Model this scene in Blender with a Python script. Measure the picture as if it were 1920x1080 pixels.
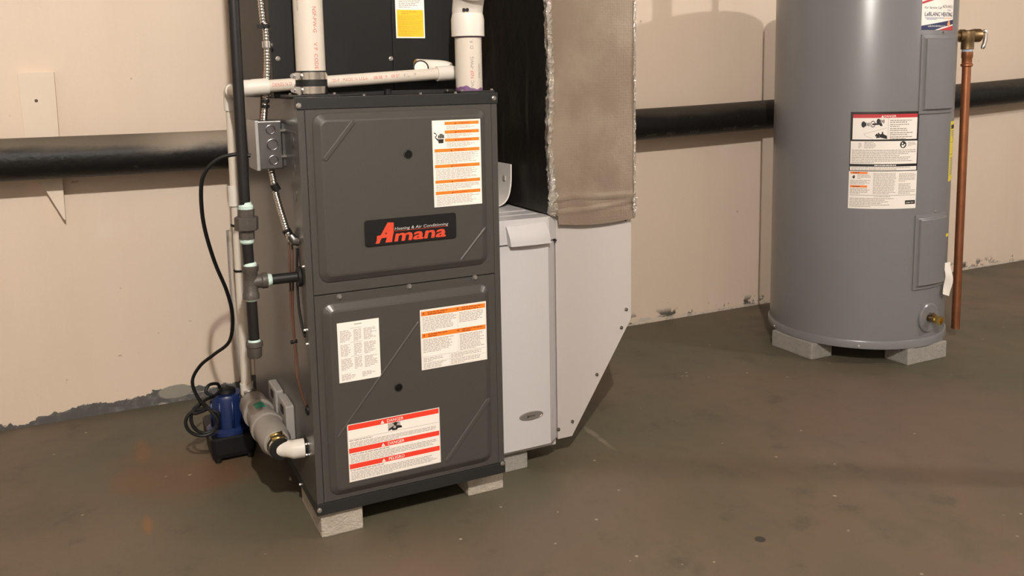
import bpy, bmesh, math, random
from mathutils import Vector, Matrix
PI = math.pi
random.seed(7)
scene = bpy.context.scene
for o in list(bpy.data.objects):
    bpy.data.objects.remove(o)
COL = scene.collection

# ---------------------------------------------------------------- camera
CAM = Vector((-0.36979, -1.73131, 0.96174))
YAW, PIT, ROL, FPX, CX, CY = 0.451308, -0.132264, -0.0192046, 1620.085, 960.0, 365.265
fw = Vector((math.sin(YAW)*math.cos(PIT), math.cos(YAW)*math.cos(PIT), math.sin(PIT)))
r0 = Vector((math.cos(YAW), -math.sin(YAW), 0)); u0 = r0.cross(fw)
rt = math.cos(ROL)*r0 + math.sin(ROL)*u0
up = -math.sin(ROL)*r0 + math.cos(ROL)*u0
cd = bpy.data.cameras.new('camera'); cam = bpy.data.objects.new('camera', cd); COL.objects.link(cam)
cd.sensor_width = 36; cd.lens = FPX*36/1920; cd.shift_y = (CY-540)/1920; cd.shift_x = 0
cd.clip_start = .05
m3 = Matrix((rt, up, -fw)).transposed(); m4 = m3.to_4x4(); m4.translation = CAM; cam.matrix_world = m4
scene.camera = cam
def ray(x, y): return fw + rt*((x-CX)/FPX) - up*((y-CY)/FPX)
def atY(x, y, Y): d = ray(x, y); return CAM + d*((Y-CAM.y)/d.y)
def atX(x, y, X): d = ray(x, y); return CAM + d*((X-CAM.x)/d.x)
def atZ(x, y, Z): d = ray(x, y); return CAM + d*((Z-CAM.z)/d.z)

# ---------------------------------------------------------------- world, exposure
w = bpy.data.worlds.new('world'); scene.world = w; w.use_nodes = True
w.node_tree.nodes['Background'].inputs[0].default_value = (.5, .45, .4, 1)
w.node_tree.nodes['Background'].inputs[1].default_value = 0
vs = scene.view_settings
vs.view_transform = 'Standard'; vs.look = 'None'; vs.gamma = 1; vs.use_curve_mapping = False; vs.exposure = 0.0
LAMPS = [((3.62, -1.87, 2.07), 108.0), ((-.43, -2.42, 2.45), 298.0)]     # two bare bulbs under the ceiling
LAMP_COL = (1.0, .945, .875)

# ---------------------------------------------------------------- materials
MATS = {}
def srgb(r, g, b):
    f = lambda c: (c/255/12.92) if c/255 <= .04045 else ((c/255+.055)/1.055)**2.4
    return (f(r), f(g), f(b))
def mat(name, col, rough=.5, metal=0, var=0, vscale=8, bump=0, bscale=60, spec=.5, coat=0, emit=None, alpha=None, trans=0):
    if name in MATS: return MATS[name]
    m = bpy.data.materials.new(name); m.use_nodes = True; nt = m.node_tree; b = nt.nodes['Principled BSDF']
    b.inputs['Base Color'].default_value = (*col, 1); b.inputs['Roughness'].default_value = rough
    b.inputs['Metallic'].default_value = metal; b.inputs['Specular IOR Level'].default_value = spec
    if coat: b.inputs['Coat Weight'].default_value = coat; b.inputs['Coat Roughness'].default_value = .15
    if trans: b.inputs['Transmission Weight'].default_value = trans; b.inputs['IOR'].default_value = 1.3
    if emit: b.inputs['Emission Color'].default_value = (*emit[0], 1); b.inputs['Emission Strength'].default_value = emit[1]
    tc = nt.nodes.new('ShaderNodeTexCoord')
    if var:
        n = nt.nodes.new('ShaderNodeTexNoise'); n.inputs['Scale'].default_value = vscale; n.inputs['Detail'].default_value = 5
        nt.links.new(tc.outputs['Object'], n.inputs['Vector'])
        mx = nt.nodes.new('ShaderNodeMix'); mx.data_type = 'RGBA'
        mx.inputs[6].default_value = (*[c*(1-var) for c in col], 1); mx.inputs[7].default_value = (*[min(1, c*(1+var)) for c in col], 1)
        nt.links.new(n.outputs['Fac'], mx.inputs[0]); nt.links.new(mx.outputs[2], b.inputs['Base Color'])
    if bump:
        n2 = nt.nodes.new('ShaderNodeTexNoise'); n2.inputs['Scale'].default_value = bscale; n2.inputs['Detail'].default_value = 4
        nt.links.new(tc.outputs['Object'], n2.inputs['Vector'])
        bp = nt.nodes.new('ShaderNodeBump'); bp.inputs['Strength'].default_value = bump; bp.inputs['Distance'].default_value = .01
        nt.links.new(n2.outputs['Fac'], bp.inputs['Height']); nt.links.new(bp.outputs['Normal'], b.inputs['Normal'])
    MATS[name] = m
    return m

class NT:
    """tiny helper for longer node trees"""
    def __init__(s, name):
        s.m = bpy.data.materials.new(name); s.m.use_nodes = True; s.t = s.m.node_tree; s.b = s.t.nodes['Principled BSDF']; MATS[name] = s.m
        s.tc = s.t.nodes.new('ShaderNodeTexCoord'); g = s.t.nodes.new('ShaderNodeNewGeometry'); s.pos = g.outputs['Position']; s.nor = g.outputs['Normal']
        sp = s.t.nodes.new('ShaderNodeSeparateXYZ'); s.t.links.new(s.pos, sp.inputs[0]); s.x, s.y, s.z = sp.outputs
    def noise(s, scale, detail=5, rough=.55, vec=None, stretch=None):
        n = s.t.nodes.new('ShaderNodeTexNoise'); n.inputs['Scale'].default_value = scale; n.inputs['Detail'].default_value = detail; n.inputs['Roughness'].default_value = rough
        v = vec or s.pos
        if stretch:
            mp = s.t.nodes.new('ShaderNodeMapping'); mp.inputs['Scale'].default_value = stretch; s.t.links.new(v, mp.inputs['Vector']); v = mp.outputs[0]
        s.t.links.new(v, n.inputs['Vector']); return n.outputs['Fac']
    def math(s, op, a, b=None, c=None, clamp=False):
        n = s.t.nodes.new('ShaderNodeMath'); n.operation = op; n.use_clamp = clamp
        for i, q in enumerate((a, b, c)):
            if q is None: continue
            if isinstance(q, (int, float)): n.inputs[i].default_value = q
            else: s.t.links.new(q, n.inputs[i])
        return n.outputs[0]
    def step(s, v, lo, hi):
        n = s.t.nodes.new('ShaderNodeMapRange'); n.interpolation_type = 'SMOOTHSTEP'; n.inputs['From Min'].default_value = lo; n.inputs['From Max'].default_value = hi
        s.t.links.new(v, n.inputs['Value']); return n.outputs['Result']
    def mix(s, fac, a, b):
        n = s.t.nodes.new('ShaderNodeMix'); n.data_type = 'RGBA'
        if isinstance(fac, (int, float)): n.inputs[0].default_value = fac
        else: s.t.links.new(fac, n.inputs[0])
        for i, q in ((6, a), (7, b)):
            if isinstance(q, tuple): n.inputs[i].default_value = (*q, 1)
            else: s.t.links.new(q, n.inputs[i])
        return n.outputs[2]
    def blob(s, cx, cy, rx, ry, soft=.6, ang=0, nz=None, namp=.4, z=False):
        """1 inside a ragged ellipse on the floor (or on the wall when z), 0 outside"""
        dx = s.math('SUBTRACT', s.x, cx); dy = s.math('SUBTRACT', s.z if z else s.y, cy)
        ca, sa = math.cos(ang), math.sin(ang)
        a = s.math('ADD', s.math('MULTIPLY', dx, ca/rx), s.math('MULTIPLY', dy, sa/rx))
        b = s.math('ADD', s.math('MULTIPLY', dx, -sa/ry), s.math('MULTIPLY', dy, ca/ry))
        d = s.math('ADD', s.math('MULTIPLY', a, a), s.math('MULTIPLY', b, b))
        if nz is not None: d = s.math('ADD', d, s.math('MULTIPLY', s.math('SUBTRACT', nz, .5), namp*4))
        return s.math('SUBTRACT', 1, s.step(d, 1-soft, 1+soft*.3))
    def out(s, col, rough=None, bump=None, strength=.3, dist=.01):
        if isinstance(col, tuple): s.b.inputs['Base Color'].default_value = (*col, 1)
        else: s.t.links.new(col, s.b.inputs['Base Color'])
        if rough is not None:
            if isinstance(rough, (int, float)): s.b.inputs['Roughness'].default_value = rough
            else: s.t.links.new(rough, s.b.inputs['Roughness'])
        if bump is not None:
            bp = s.t.nodes.new('ShaderNodeBump'); bp.inputs['Strength'].default_value = strength; bp.inputs['Distance'].default_value = dist
            s.t.links.new(bump, bp.inputs['Height']); s.t.links.new(bp.outputs[0], s.b.inputs['Normal'])
        return s.m

# ---------------------------------------------------------------- mesh builder
class MB:
    def __init__(s): s.v = []; s.f = []; s.m = []; s.s = []
    def face(s, idx, mi=0, sm=False): s.f.append(tuple(idx)); s.m.append(mi); s.s.append(sm)
    def box(s, a, b, mi=0):
        x0, y0, z0 = a; x1, y1, z1 = b; n = len(s.v)
        s.v += [(x0,y0,z0),(x1,y0,z0),(x1,y1,z0),(x0,y1,z0),(x0,y0,z1),(x1,y0,z1),(x1,y1,z1),(x0,y1,z1)]
        for q in ((3,2,1,0),(4,5,6,7),(0,1,5,4),(1,2,6,5),(2,3,7,6),(3,0,4,7)): s.face([n+i for i in q], mi)
        return s
    def prism(s, poly, fn, w0, w1, mi=0, sm=False):
        """poly: list of (u,v); fn(u,v,w)->xyz"""
        n = len(s.v); k = len(poly)
        s.v += [tuple(fn(u, v, w0)) for u, v in poly] + [tuple(fn(u, v, w1)) for u, v in poly]
        s.face([n+i for i in range(k)][::-1], mi); s.face([n+k+i for i in range(k)], mi)
        for i in range(k): s.face((n+i, n+(i+1) % k, n+k+(i+1) % k, n+k+i), mi, sm)
        return s
    def tube(s, pts, r, n=14, mi=0, caps=True, sm=True):
        pts = [Vector(p) for p in pts]; R = r if isinstance(r, (list, tuple)) else [r]*len(pts)
        T = []
        for i in range(len(pts)):
            d = pts[min(i+1, len(pts)-1)] - pts[max(i-1, 0)]
            if d.length < 1e-9: d = T[-1] if T else Vector((0, 0, 1))
            T.append(d.normalized())
        a = Vector((0, 0, 1)) if abs(T[0].z) < .9 else Vector((1, 0, 0))
        u = T[0].cross(a).normalized(); base = len(s.v)
        for i, p in enumerate(pts):
            if i:
                q = T[i-1].rotation_difference(T[i]); u = q @ u
            u = (u - T[i]*u.dot(T[i])).normalized(); v = T[i].cross(u)
            for k in range(n):
                t = 2*PI*k/n; s.v.append(tuple(p + (u*math.cos(t) + v*math.sin(t))*R[i]))
        for i in range(len(pts)-1):
            for k in range(n):
                s.face((base+i*n+k, base+i*n+(k+1) % n, base+(i+1)*n+(k+1) % n, base+(i+1)*n+k), mi, sm)
        if caps:
            s.face([base+k for k in range(n)][::-1], mi); e = base+(len(pts)-1)*n; s.face([e+k for k in range(n)], mi)
        return s
    def lathe(s, prof, o, axis=(0, 0, 1), n=24, mi=0, sm=True):
        """prof: (radius, height) along axis; sharp corners by repeating a point"""
        ax = Vector(axis).normalized(); o = Vector(o)
        return s.tube2([o + ax*h for _, h in prof], [max(r, 1e-5) for r, _ in prof], ax, n, mi, sm)
    def tube2(s, pts, R, ax, n, mi, sm):
        a = Vector((0, 0, 1)) if abs(ax.z) < .9 else Vector((1, 0, 0)); u = ax.cross(a).normalized(); v = ax.cross(u); base = len(s.v)
        for p, r in zip(pts, R):
            for k in range(n):
                t = 2*PI*k/n; s.v.append(tuple(p + (u*math.cos(t)+v*math.sin(t))*r))
        for i in range(len(pts)-1):
            if (pts[i]-pts[i+1]).length < 1e-9 and abs(R[i]-R[i+1]) < 1e-9: continue
            for k in range(n):
                s.face((base+i*n+k, base+i*n+(k+1) % n, base+(i+1)*n+(k+1) % n, base+(i+1)*n+k), mi, sm)
        s.face([base+k for k in range(n)][::-1], mi); e = base+(len(pts)-1)*n; s.face([e+k for k in range(n)], mi)
        return s
    def grid(s, fn, nu, nv, mi=0, sm=True):
        b = len(s.v)
        for j in range(nv+1):
            for i in range(nu+1): s.v.append(tuple(fn(i/nu, j/nv)))
        for j in range(nv):
            for i in range(nu):
                a = b+j*(nu+1)+i; s.face((a, a+1, a+nu+2, a+nu+1), mi, sm)
        return s
    def loops(s, L, mi=0, cap=True, sm=False):
        """L: list of vertex loops of equal length"""
        b = len(s.v); n = len(L[0])
        for lp in L: s.v += [tuple(p) for p in lp]
        for i in range(len(L)-1):
            for k in range(n): s.face((b+i*n+k, b+i*n+(k+1) % n, b+(i+1)*n+(k+1) % n, b+(i+1)*n+k), mi, sm)
        if cap: s.face([b+(len(L)-1)*n+k for k in range(n)], mi)
        return s
    def build(s, name, mats, parent=None, bevel=0, seg=2, fix=True, world=None):
        me = bpy.data.meshes.new(name)
        if not isinstance(mats, (list, tuple)): mats = [mats]
        if world is not None: org = Vector(world)
        elif parent is not None: org = wloc(parent)
        else:
            xs, ys, zs = zip(*s.v); org = Vector(((min(xs)+max(xs))/2, (min(ys)+max(ys))/2, min(zs)))
        me.from_pydata([tuple(Vector(v)-org) for v in s.v], [], s.f)
        for m in mats: me.materials.append(m)
        for p, mi, sm in zip(me.polygons, s.m, s.s): p.material_index = mi; p.use_smooth = sm
        if fix or bevel:
            bm = bmesh.new(); bm.from_mesh(me)
            if fix: bmesh.ops.recalc_face_normals(bm, faces=bm.faces)
            for e in bm.edges:
                if len(e.link_faces) == 2 and e.calc_face_angle(0) > .62: e.smooth = False
            if bevel:
                bmesh.ops.remove_doubles(bm, verts=bm.verts, dist=1e-6)
                ed = [e for e in bm.edges if len(e.link_faces) == 2 and e.calc_face_angle(0) > .5]
                bmesh.ops.bevel(bm, geom=ed, offset=bevel, segments=seg, profile=.6, affect='EDGES', clamp_overlap=True)
            bm.to_mesh(me); bm.free()
        o = bpy.data.objects.new(name, me); COL.objects.link(o)
        if parent is not None: o.parent = parent; o.location = org - wloc(parent)
        else: o.location = org
        return o
def wloc(o):
    l = Vector((0, 0, 0))
    while o is not None: l = l + o.location; o = o.parent
    return l
def thing(name, loc, label, cat, group=None):
    o = bpy.data.objects.new(name, None); o.empty_display_size = .05; COL.objects.link(o); o.location = loc
    return tag(o, label, cat, group)
def tag(o, label, cat=None, group=None):
    o['label'] = label
    if cat: o['category'] = cat
    if group: o['group'] = group
    return o
def struct(o): o['kind'] = 'structure'; return o
def place(me, name, parent, loc, rot=(0, 0, 0), label=None):
    """a part that shares mesh data with its likes"""
    o = bpy.data.objects.new(name, me); COL.objects.link(o); o.parent = parent; o.location = Vector(loc)-wloc(parent); o.rotation_euler = rot
    if label: o['label'] = label
    return o
def smooth(pts, k=8):
    P = [Vector(p) for p in pts]; P = [P[0]*2-P[1]]+P+[P[-1]*2-P[-2]]; out = []
    for i in range(1, len(P)-2):
        a, b, c, d = P[i-1:i+3]
        for j in range(k):
            t = j/k; out.append(.5*((2*b)+(c-a)*t+(2*a-5*b+4*c-d)*t*t+(3*b-a-3*c+d)*t**3))
    return out+[P[-2]]
def arc(c, a, b, n=8):
    """quarter bend: from c+a to c+b around the corner point c+a+b"""
    c, a, b = Vector(c), Vector(a), Vector(b)
    return [c + a + b - b*math.cos(t) - a*math.sin(t) for t in [PI/2*i/n for i in range(n+1)]]
def rrect(x0, z0, x1, z1, r, k=6):
    pts = []
    for cx, cz, a in ((x1-r, z1-r, 0), (x0+r, z1-r, PI/2), (x0+r, z0+r, PI), (x1-r, z0+r, 1.5*PI)):
        for i in range(k+1): t = a+PI/2*i/k; pts.append((cx+r*math.cos(t), cz+r*math.sin(t)))
    return pts

# ---------------------------------------------------------------- flat print: stickers with rectangles, text lines and lettering
TEXTS = {}
def text_mesh(st):
    if st in TEXTS: return TEXTS[st]
    c = bpy.data.curves.new('t', 'FONT'); c.body = st; c.size = 1; c.resolution_u = 2
    o = bpy.data.objects.new('t', c); COL.objects.link(o)
    dg = bpy.context.evaluated_depsgraph_get(); me = bpy.data.meshes.new_from_object(o.evaluated_get(dg))
    v = [(p.co.x, p.co.y) for p in me.vertices]; f = [tuple(p.vertices) for p in me.polygons]
    bpy.data.objects.remove(o); bpy.data.curves.remove(c); bpy.data.meshes.remove(me)
    x0 = min(p[0] for p in v); x1 = max(p[0] for p in v)
    TEXTS[st] = ([((p[0]-x0)/.7, p[1]/.7) for p in v], f, (x1-x0)/.7)     # cap height ~ 1
    return TEXTS[st]
class Sticker(MB):
    def __init__(s, W, H, fn, mats, wrap=False, th=.0005):
        super().__init__(); s.W, s.H, s.fn, s.th, s.wrap = W, H, fn, th, wrap; s.names = mats
        s.rect(0, 0, W, H, mats[0], 0); s.rng = random.Random(int(W*1e5)+int(H*1e4))
        for (ua, va, ub, vb) in ((0,0,W,0),(W,0,W,H),(W,H,0,H),(0,H,0,0)):
            k = 10 if wrap and va == vb else 1
            for i in range(k):
                p = (ua+(ub-ua)*i/k, va+(vb-va)*i/k); q = (ua+(ub-ua)*(i+1)/k, va+(vb-va)*(i+1)/k); b = len(s.v)
                s.v += [tuple(fn(*p, 0)), tuple(fn(*q, 0)), tuple(fn(*q, th)), tuple(fn(*p, th))]; s.face((b, b+1, b+2, b+3), 0)
    def mi(s, m): return s.names.index(m)
    def lay(s, l): return s.th + l*.00022
    def poly(s, pts, m, l=1):
        us = [p[0] for p in pts]
        if s.wrap and max(us)-min(us) > .0121:
            k = int((max(us)-min(us))/.010)+1; lo, hi = min(us), max(us)
            def clip(P_, c, sg):
                out = []
                for i in range(len(P_)):
                    p, q = P_[i], P_[(i+1) % len(P_)]; a, b_ = sg*(p[0]-c), sg*(q[0]-c)
                    if a >= 0: out.append(p)
                    if a*b_ < 0: t = a/(a-b_); out.append((p[0]+(q[0]-p[0])*t, p[1]+(q[1]-p[1])*t))
                return out
            for i in range(k):
                c = clip(clip(pts, lo+(hi-lo)*i/k, 1), lo+(hi-lo)*(i+1)/k, -1)
                if len(c) > 2: b = len(s.v); s.v += [tuple(s.fn(u, v, s.lay(l))) for u, v in c]; s.face(range(b, b+len(c)), s.mi(m))
            return
        b = len(s.v); s.v += [tuple(s.fn(u, v, s.lay(l))) for u, v in pts]; s.face(range(b, b+len(pts)), s.mi(m))
    def rect(s, a, b, c, d, m, l=1):
        k = max(1, int((c-a)/.012)) if s.wrap else 1
        for i in range(k):
            p, q = a+(c-a)*i/k, a+(c-a)*(i+1)/k; s.poly([(p, b), (q, b), (q, d), (p, d)], m, l)
    def frame(s, a, b, c, d, t, m, l=1):
        s.rect(a, b, c, b+t, m, l); s.rect(a, d-t, c, d, m, l); s.rect(a, b, a+t, d, m, l); s.rect(c-t, b, c, d, m, l)
    def fine(s, a, b, c, d, n, m, rag=.25, l=1, fill=.5):
        """n lines of print too small to read"""
        p = (d-b)/n
        for i in range(n):
            y = d-(i+.75)*p; u = a; e = c-(c-a)*rag*s.rng.random()
            if i == n-1: e = a+(c-a)*s.rng.uniform(.3, .8)
            while u < e-.001:
                wd = min(s.rng.uniform(.003, .012), e-u); s.rect(u, y, u+wd, y+p*fill, m, l); u += wd+.0014
    def text(s, st, u, v, h, m, al='c', l=2, sx=1, shear=0, fit=None):
        V, F, wd = text_mesh(st); k = h*sx
        if fit: k = fit/wd
        o = u-(wd*k/2 if al == 'c' else 0); b = len(s.v)
        s.v += [tuple(s.fn(o+p[0]*k+shear*p[1]*h, v+p[1]*h, s.lay(l))) for p in V]
        for f in F: s.face([b+i for i in f], s.mi(m))
    def disc(s, u, v, r, m, l=1, n=16, ry=None):
        s.poly([(u+r*math.cos(2*PI*i/n), v+(ry or r)*math.sin(2*PI*i/n)) for i in range(n)], m, l)
    def tri(s, u, v, h, m, l=2): s.poly([(u-h*.58, v), (u+h*.58, v), (u, v+h)], m, l)
    def done(s, name, parent, label=None):
        o = s.build(name, [P[n] for n in s.names], parent, fix=False)
        if label: o['label'] = label
        return o

# palette for print and solids
P = {
 'paper': mat('paper_white', (.86, .80, .74), .45), 'ink': mat('ink_grey', (.36, .32, .29), .6), 'inklight': mat('ink_light', (.42, .375, .335), .6),
 'black': mat('ink_black', (.012, .010, .010), .5), 'orange': mat('print_orange', (.88, .20, .015), .5), 'red': mat('print_red', (.80, .045, .02), .5),
 'dkorange': mat('print_brown', (.30, .06, .01), .5), 'yellow': mat('print_yellow', (.86, .50, .02), .5), 'ochre': mat('print_ochre', (.62, .33, .015), .5),
 'crimson': mat('print_crimson', (.50, .03, .04), .5), 'navy': mat('print_navy', (.02, .025, .10), .4), 'white': mat('print_white', (.9, .86, .8), .5),
 'energy': mat('print_energy_yellow', (.75, .62, .05), .5), 'pinkred': mat('stamp_red', (.50, .10, .08), .6), 'logored': mat('logo_red', (.60, .055, .02), .5),
 'silver': mat('print_silver', (.5, .48, .46), .35), 'flame': mat('print_flame', (.8, .35, .12), .5), 'blue': mat('print_blue', (.18, .22, .42), .5), 'greyblack': mat('stamp_grey', (.2, .18, .17), .6),
}
slate = mat('furnace_slate_paint', (.056, .052, .047), .33, var=.04, vscale=3, spec=.5)
slate_d = mat('furnace_dark_trim', (.018, .018, .018), .42, spec=.35)
coil_paint = mat('coil_case_dark_paint', (.010, .010, .010), .5, var=.08, vscale=3, spec=.22)
zinc = mat('zinc_screw', (.62, .60, .58), .28, metal=1)
galv = mat('galvanised_steel', (.21, .21, .21), .33, metal=1, var=.35, vscale=30)
chrome = mat('stainless_band', (.72, .68, .62), .14, metal=1)
pvc = mat('pvc_cream', (.60, .535, .46), .45, var=.02, spec=.3)
pvc_fit = mat('pvc_white_fitting', (.66, .61, .55), .42, spec=.35)
primer = mat('purple_primer', (.17, .085, .19), .4, var=.5, vscale=60)
rubber = mat('black_rubber', (.008, .0075, .0075), .6, spec=.3)
blackiron = mat('black_gas_pipe', (.011, .010, .010), .45, var=.3, vscale=20, spec=.35)
castiron = mat('malleable_fitting', (.062, .052, .045), .45, bump=.15, bscale=200)
dope = mat('pipe_dope', (.52, .66, .60), .7, bump=.4, bscale=150)
whitep = mat('white_sheet_metal', (.47, .435, .415), .32)
whitepl = mat('white_plastic', (.52, .50, .50), .28)
heaterp = mat('heater_grey_paint', (.178, .177, .181), .28, var=.03, vscale=2)
copper = mat('copper', (.42, .17, .085), .42, metal=.9, var=.3, vscale=25)
brass = mat('brass', (.30, .205, .11), .4, metal=1, var=.3, vscale=60)
brassb = mat('brass_bright', (.75, .55, .2), .2, metal=1)
concrete = mat('concrete_brick', (.40, .35, .29), .85, var=.2, vscale=60, bump=.5, bscale=180)
concrete2 = mat('concrete_block_grey', (.30, .28, .25), .85, var=.2, vscale=60, bump=.5, bscale=180)
bluep = mat('pump_blue', (.007, .020, .085), .35)
blackp = mat('black_plastic', (.006, .006, .007), .5, spec=.3)
cordm = mat('cord_black', (.008, .008, .008), .5, spec=.3)
greytube = mat('neutraliser_grey', (.25, .225, .20), .35, var=.12, vscale=25)
greenl = mat('green_sticker', (.02, .30, .20), .5)
wirem = mat('thermostat_wire', (.085, .038, .022), .5)
clear = mat('clear_vinyl', (.75, .72, .68), .2, trans=.75)
wood = mat('painted_board', (.74, .62, .50), .6, var=.06, vscale=14)

# ---------------------------------------------------------------- setting
WY = 1.02                       # face of the long wall
HC = (2.07, .475); HR = .293    # water heater axis and radius
def wall_mat():
    n = NT('wall_paint')
    big = n.noise(.9, 3); mid = n.noise(5, 6); fine = n.noise(60, 4); streak = n.noise(3.2, 4, stretch=(1, 1, .12))
    c = n.mix(n.step(big, .35, .65), (.735, .595, .475), (.70, .575, .465))
    c = n.mix(n.math('MULTIPLY', n.step(streak, .48, .75), .35), c, (.60, .47, .36))
    c = n.mix(n.math('MULTIPLY', n.step(mid, .58, .74), .30), c, (.74, .64, .54))
    sp = n.noise(38, 2, .4)                                              # small knocks and specks
    c = n.mix(n.math('MULTIPLY', n.step(sp, .765, .80), .6), c, (.26, .18, .12))
    stains = n.step(n.noise(2.2, 3, stretch=(1, 1, .5)), .60, .75)
    c = n.mix(n.math('MULTIPLY', stains, .25), c, (.48, .36, .26))
    # ragged edge of grey floor paint along the foot of the wall, highest near the pump
    rag = n.math('MULTIPLY', n.math('SUBTRACT', n.noise(14, 6, .65), .5), .07)
    rag2 = n.math('MULTIPLY', n.math('SUBTRACT', n.noise(3, 3), .5), .03)
    hx = n.math('ADD', n.math('MULTIPLY', n.step(n.x, -.75, -.28), .036), .004)
    hx = n.math('SUBTRACT', hx, n.math('MULTIPLY', n.step(n.x, .7, 1.3), .040))
    h = n.math('ADD', hx, n.math('ADD', rag, rag2))
    d = n.math('SUBTRACT', h, n.z)
    grey = n.mix(n.step(n.noise(30, 4), .45, .7), (.085, .083, .080), (.17, .16, .15))
    c = n.mix(n.step(d, -.0015, .0015), c, grey)
    chip = n.math('MULTIPLY', n.step(n.math('ADD', n.noise(16, 6, .7), n.math('MULTIPLY', n.noise(3, 2), .25)), .66, .69), n.math('SUBTRACT', 1, n.step(n.z, .025, .055)))
    c = n.mix(n.math('MULTIPLY', chip, n.step(n.x, .6, 1.2)), c, (.10, .085, .07))
    chipw = n.math('MULTIPLY', n.step(n.noise(26, 5, .6, stretch=(.35, 1, 1.6)), .60, .63), n.math('SUBTRACT', 1, n.step(n.z, .015, .035)))
    c = n.mix(n.math('MULTIPLY', chipw, .8), c, (.50, .46, .42))
    foot = n.math('MULTIPLY', n.math('SUBTRACT', 1, n.step(n.math('ADD', n.z, n.math('MULTIPLY', rag, .4)), .010, .016)), n.step(n.x, .7, 1.3))
    c = n.mix(n.math('MULTIPLY', foot, .7), c, (.62, .54, .45))
    c = n.mix(n.blob(-.195, .034, .052, .022, .25, nz=n.noise(30), namp=.2, z=True), c, (.27, .25, .21))   # bare patch of parging
    hgt = n.math('ADD', n.math('MULTIPLY', mid, .5), n.math('MULTIPLY', fine, .12))
    return n.out(c, .55, hgt, .25, .02)
def floor_mat():
    n = NT('floor_paint')
    big = n.noise(1.1, 4); mid = n.noise(4.5, 6, .6); fine = n.noise(45, 5)
    c = n.mix(n.step(big, .40, .60), (.092, .082, .053), (.136, .099, .067))
    c = n.mix(n.math('MULTIPLY', n.step(mid, .45, .65), .6), c, (.086, .078, .053))
    c = n.mix(n.math('MULTIPLY', n.step(n.noise(2.3, 5, vec=n.pos), .52, .72), .5), c, (.165, .125, .088))
    c = n.mix(n.math('MULTIPLY', n.step(n.noise(9, 5, .65), .56, .72), .5), c, (.058, .049, .034))
    nz = n.noise(9, 5, .6)
    # rust washed out from the pump
    def rust(x, y, rx, ry, col, k, ang=0, soft=.9):
        nonlocal c
        q = atZ(x, y, 0); c = n.mix(n.math('MULTIPLY', n.blob(q.x, q.y, rx, ry, soft, ang, nz, .35), k), c, col)
    rust(330, 880, .15, .24, (.13, .072, .036), .6, .3, 1); rust(268, 845, .022, .09, (.20, .09, .025), .5, 0, 1); rust(395, 890, .16, .10, (.14, .072, .034), .55, 0, 1)
    rust(277, 985, .012, .055, (.24, .11, .025), .6, 0, 1); rust(250, 905, .06, .09, (.145, .08, .036), .5, .3, 1)
    rust(1000, 1010, .5, .10, (.135, .098, .075), .5, .4); rust(1750, 800, .5, .5, (.145, .098, .076), .6)
    rust(1425, 1011, .012, .012, (.03, .028, .028), .9, 0, .4)
    # scrape mark beside the return boot
    q1, q2 = atZ(1095, 800, 0), atZ(1145, 838, 0); mid_ = (q1+q2)/2; dv = q2-q1
    c = n.mix(n.math('MULTIPLY', n.blob(mid_.x, mid_.y, dv.length*.6, .010, 1, math.atan2(dv.y, dv.x), n.noise(25, 5), 1.0), .5), c, (.24, .20, .155))
    # crumbs of light paint
    vo = n.t.nodes.new('ShaderNodeTexVoronoi'); vo.inputs['Scale'].default_value = 16; n.t.links.new(n.pos, vo.inputs['Vector'])
    k = n.math('MULTIPLY', n.math('SUBTRACT', 1, n.step(n.math('ADD', vo.outputs['Distance'], n.math('MULTIPLY', fine, .05)), .07, .095)), n.step(n.noise(2.6, 2), .48, .54))
    c = n.mix(n.math('MULTIPLY', k, .8), c, (.42, .37, .29))
    ro = n.math('ADD', .42, n.math('MULTIPLY', mid, .25))
    return n.out(c, ro, n.math('ADD', n.math('MULTIPLY', mid, .6), n.math('MULTIPLY', fine, .15)), .18, .015)
wallm, floorm = wall_mat(), floor_mat()
ceilm = mat('ceiling_joists', (.30, .24, .18), .8, var=.2, vscale=3)
barem = mat('bare_concrete', (.34, .31, .28), .85, var=.15, vscale=4)
X0, X1, Y0, ZC = -2.2, 5.2, -4.0, 2.65
def slab(name, a, b, m):
    return struct(MB().box(a, b).build(name, m, world=((a[0]+b[0])/2, (a[1]+b[1])/2, a[2])))
slab('floor', (X0-.2, Y0-.2, -.15), (X1+.2, WY+.2, 0), floorm)
slab('wall_back', (X0-.2, WY, 0), (X1+.2, WY+.2, ZC), wallm)
slab('wall_left', (X0-.2, Y0-.2, 0), (X0, WY, ZC), barem)
slab('wall_right', (X1, Y0-.2, 0), (X1+.2, WY, ZC), barem)
slab('wall_front', (X0, Y0-.2, 0), (X1, Y0, ZC), barem)
slab('ceiling', (X0-.2, Y0-.2, ZC), (X1+.2, WY+.2, ZC+.15), ceilm)

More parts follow.
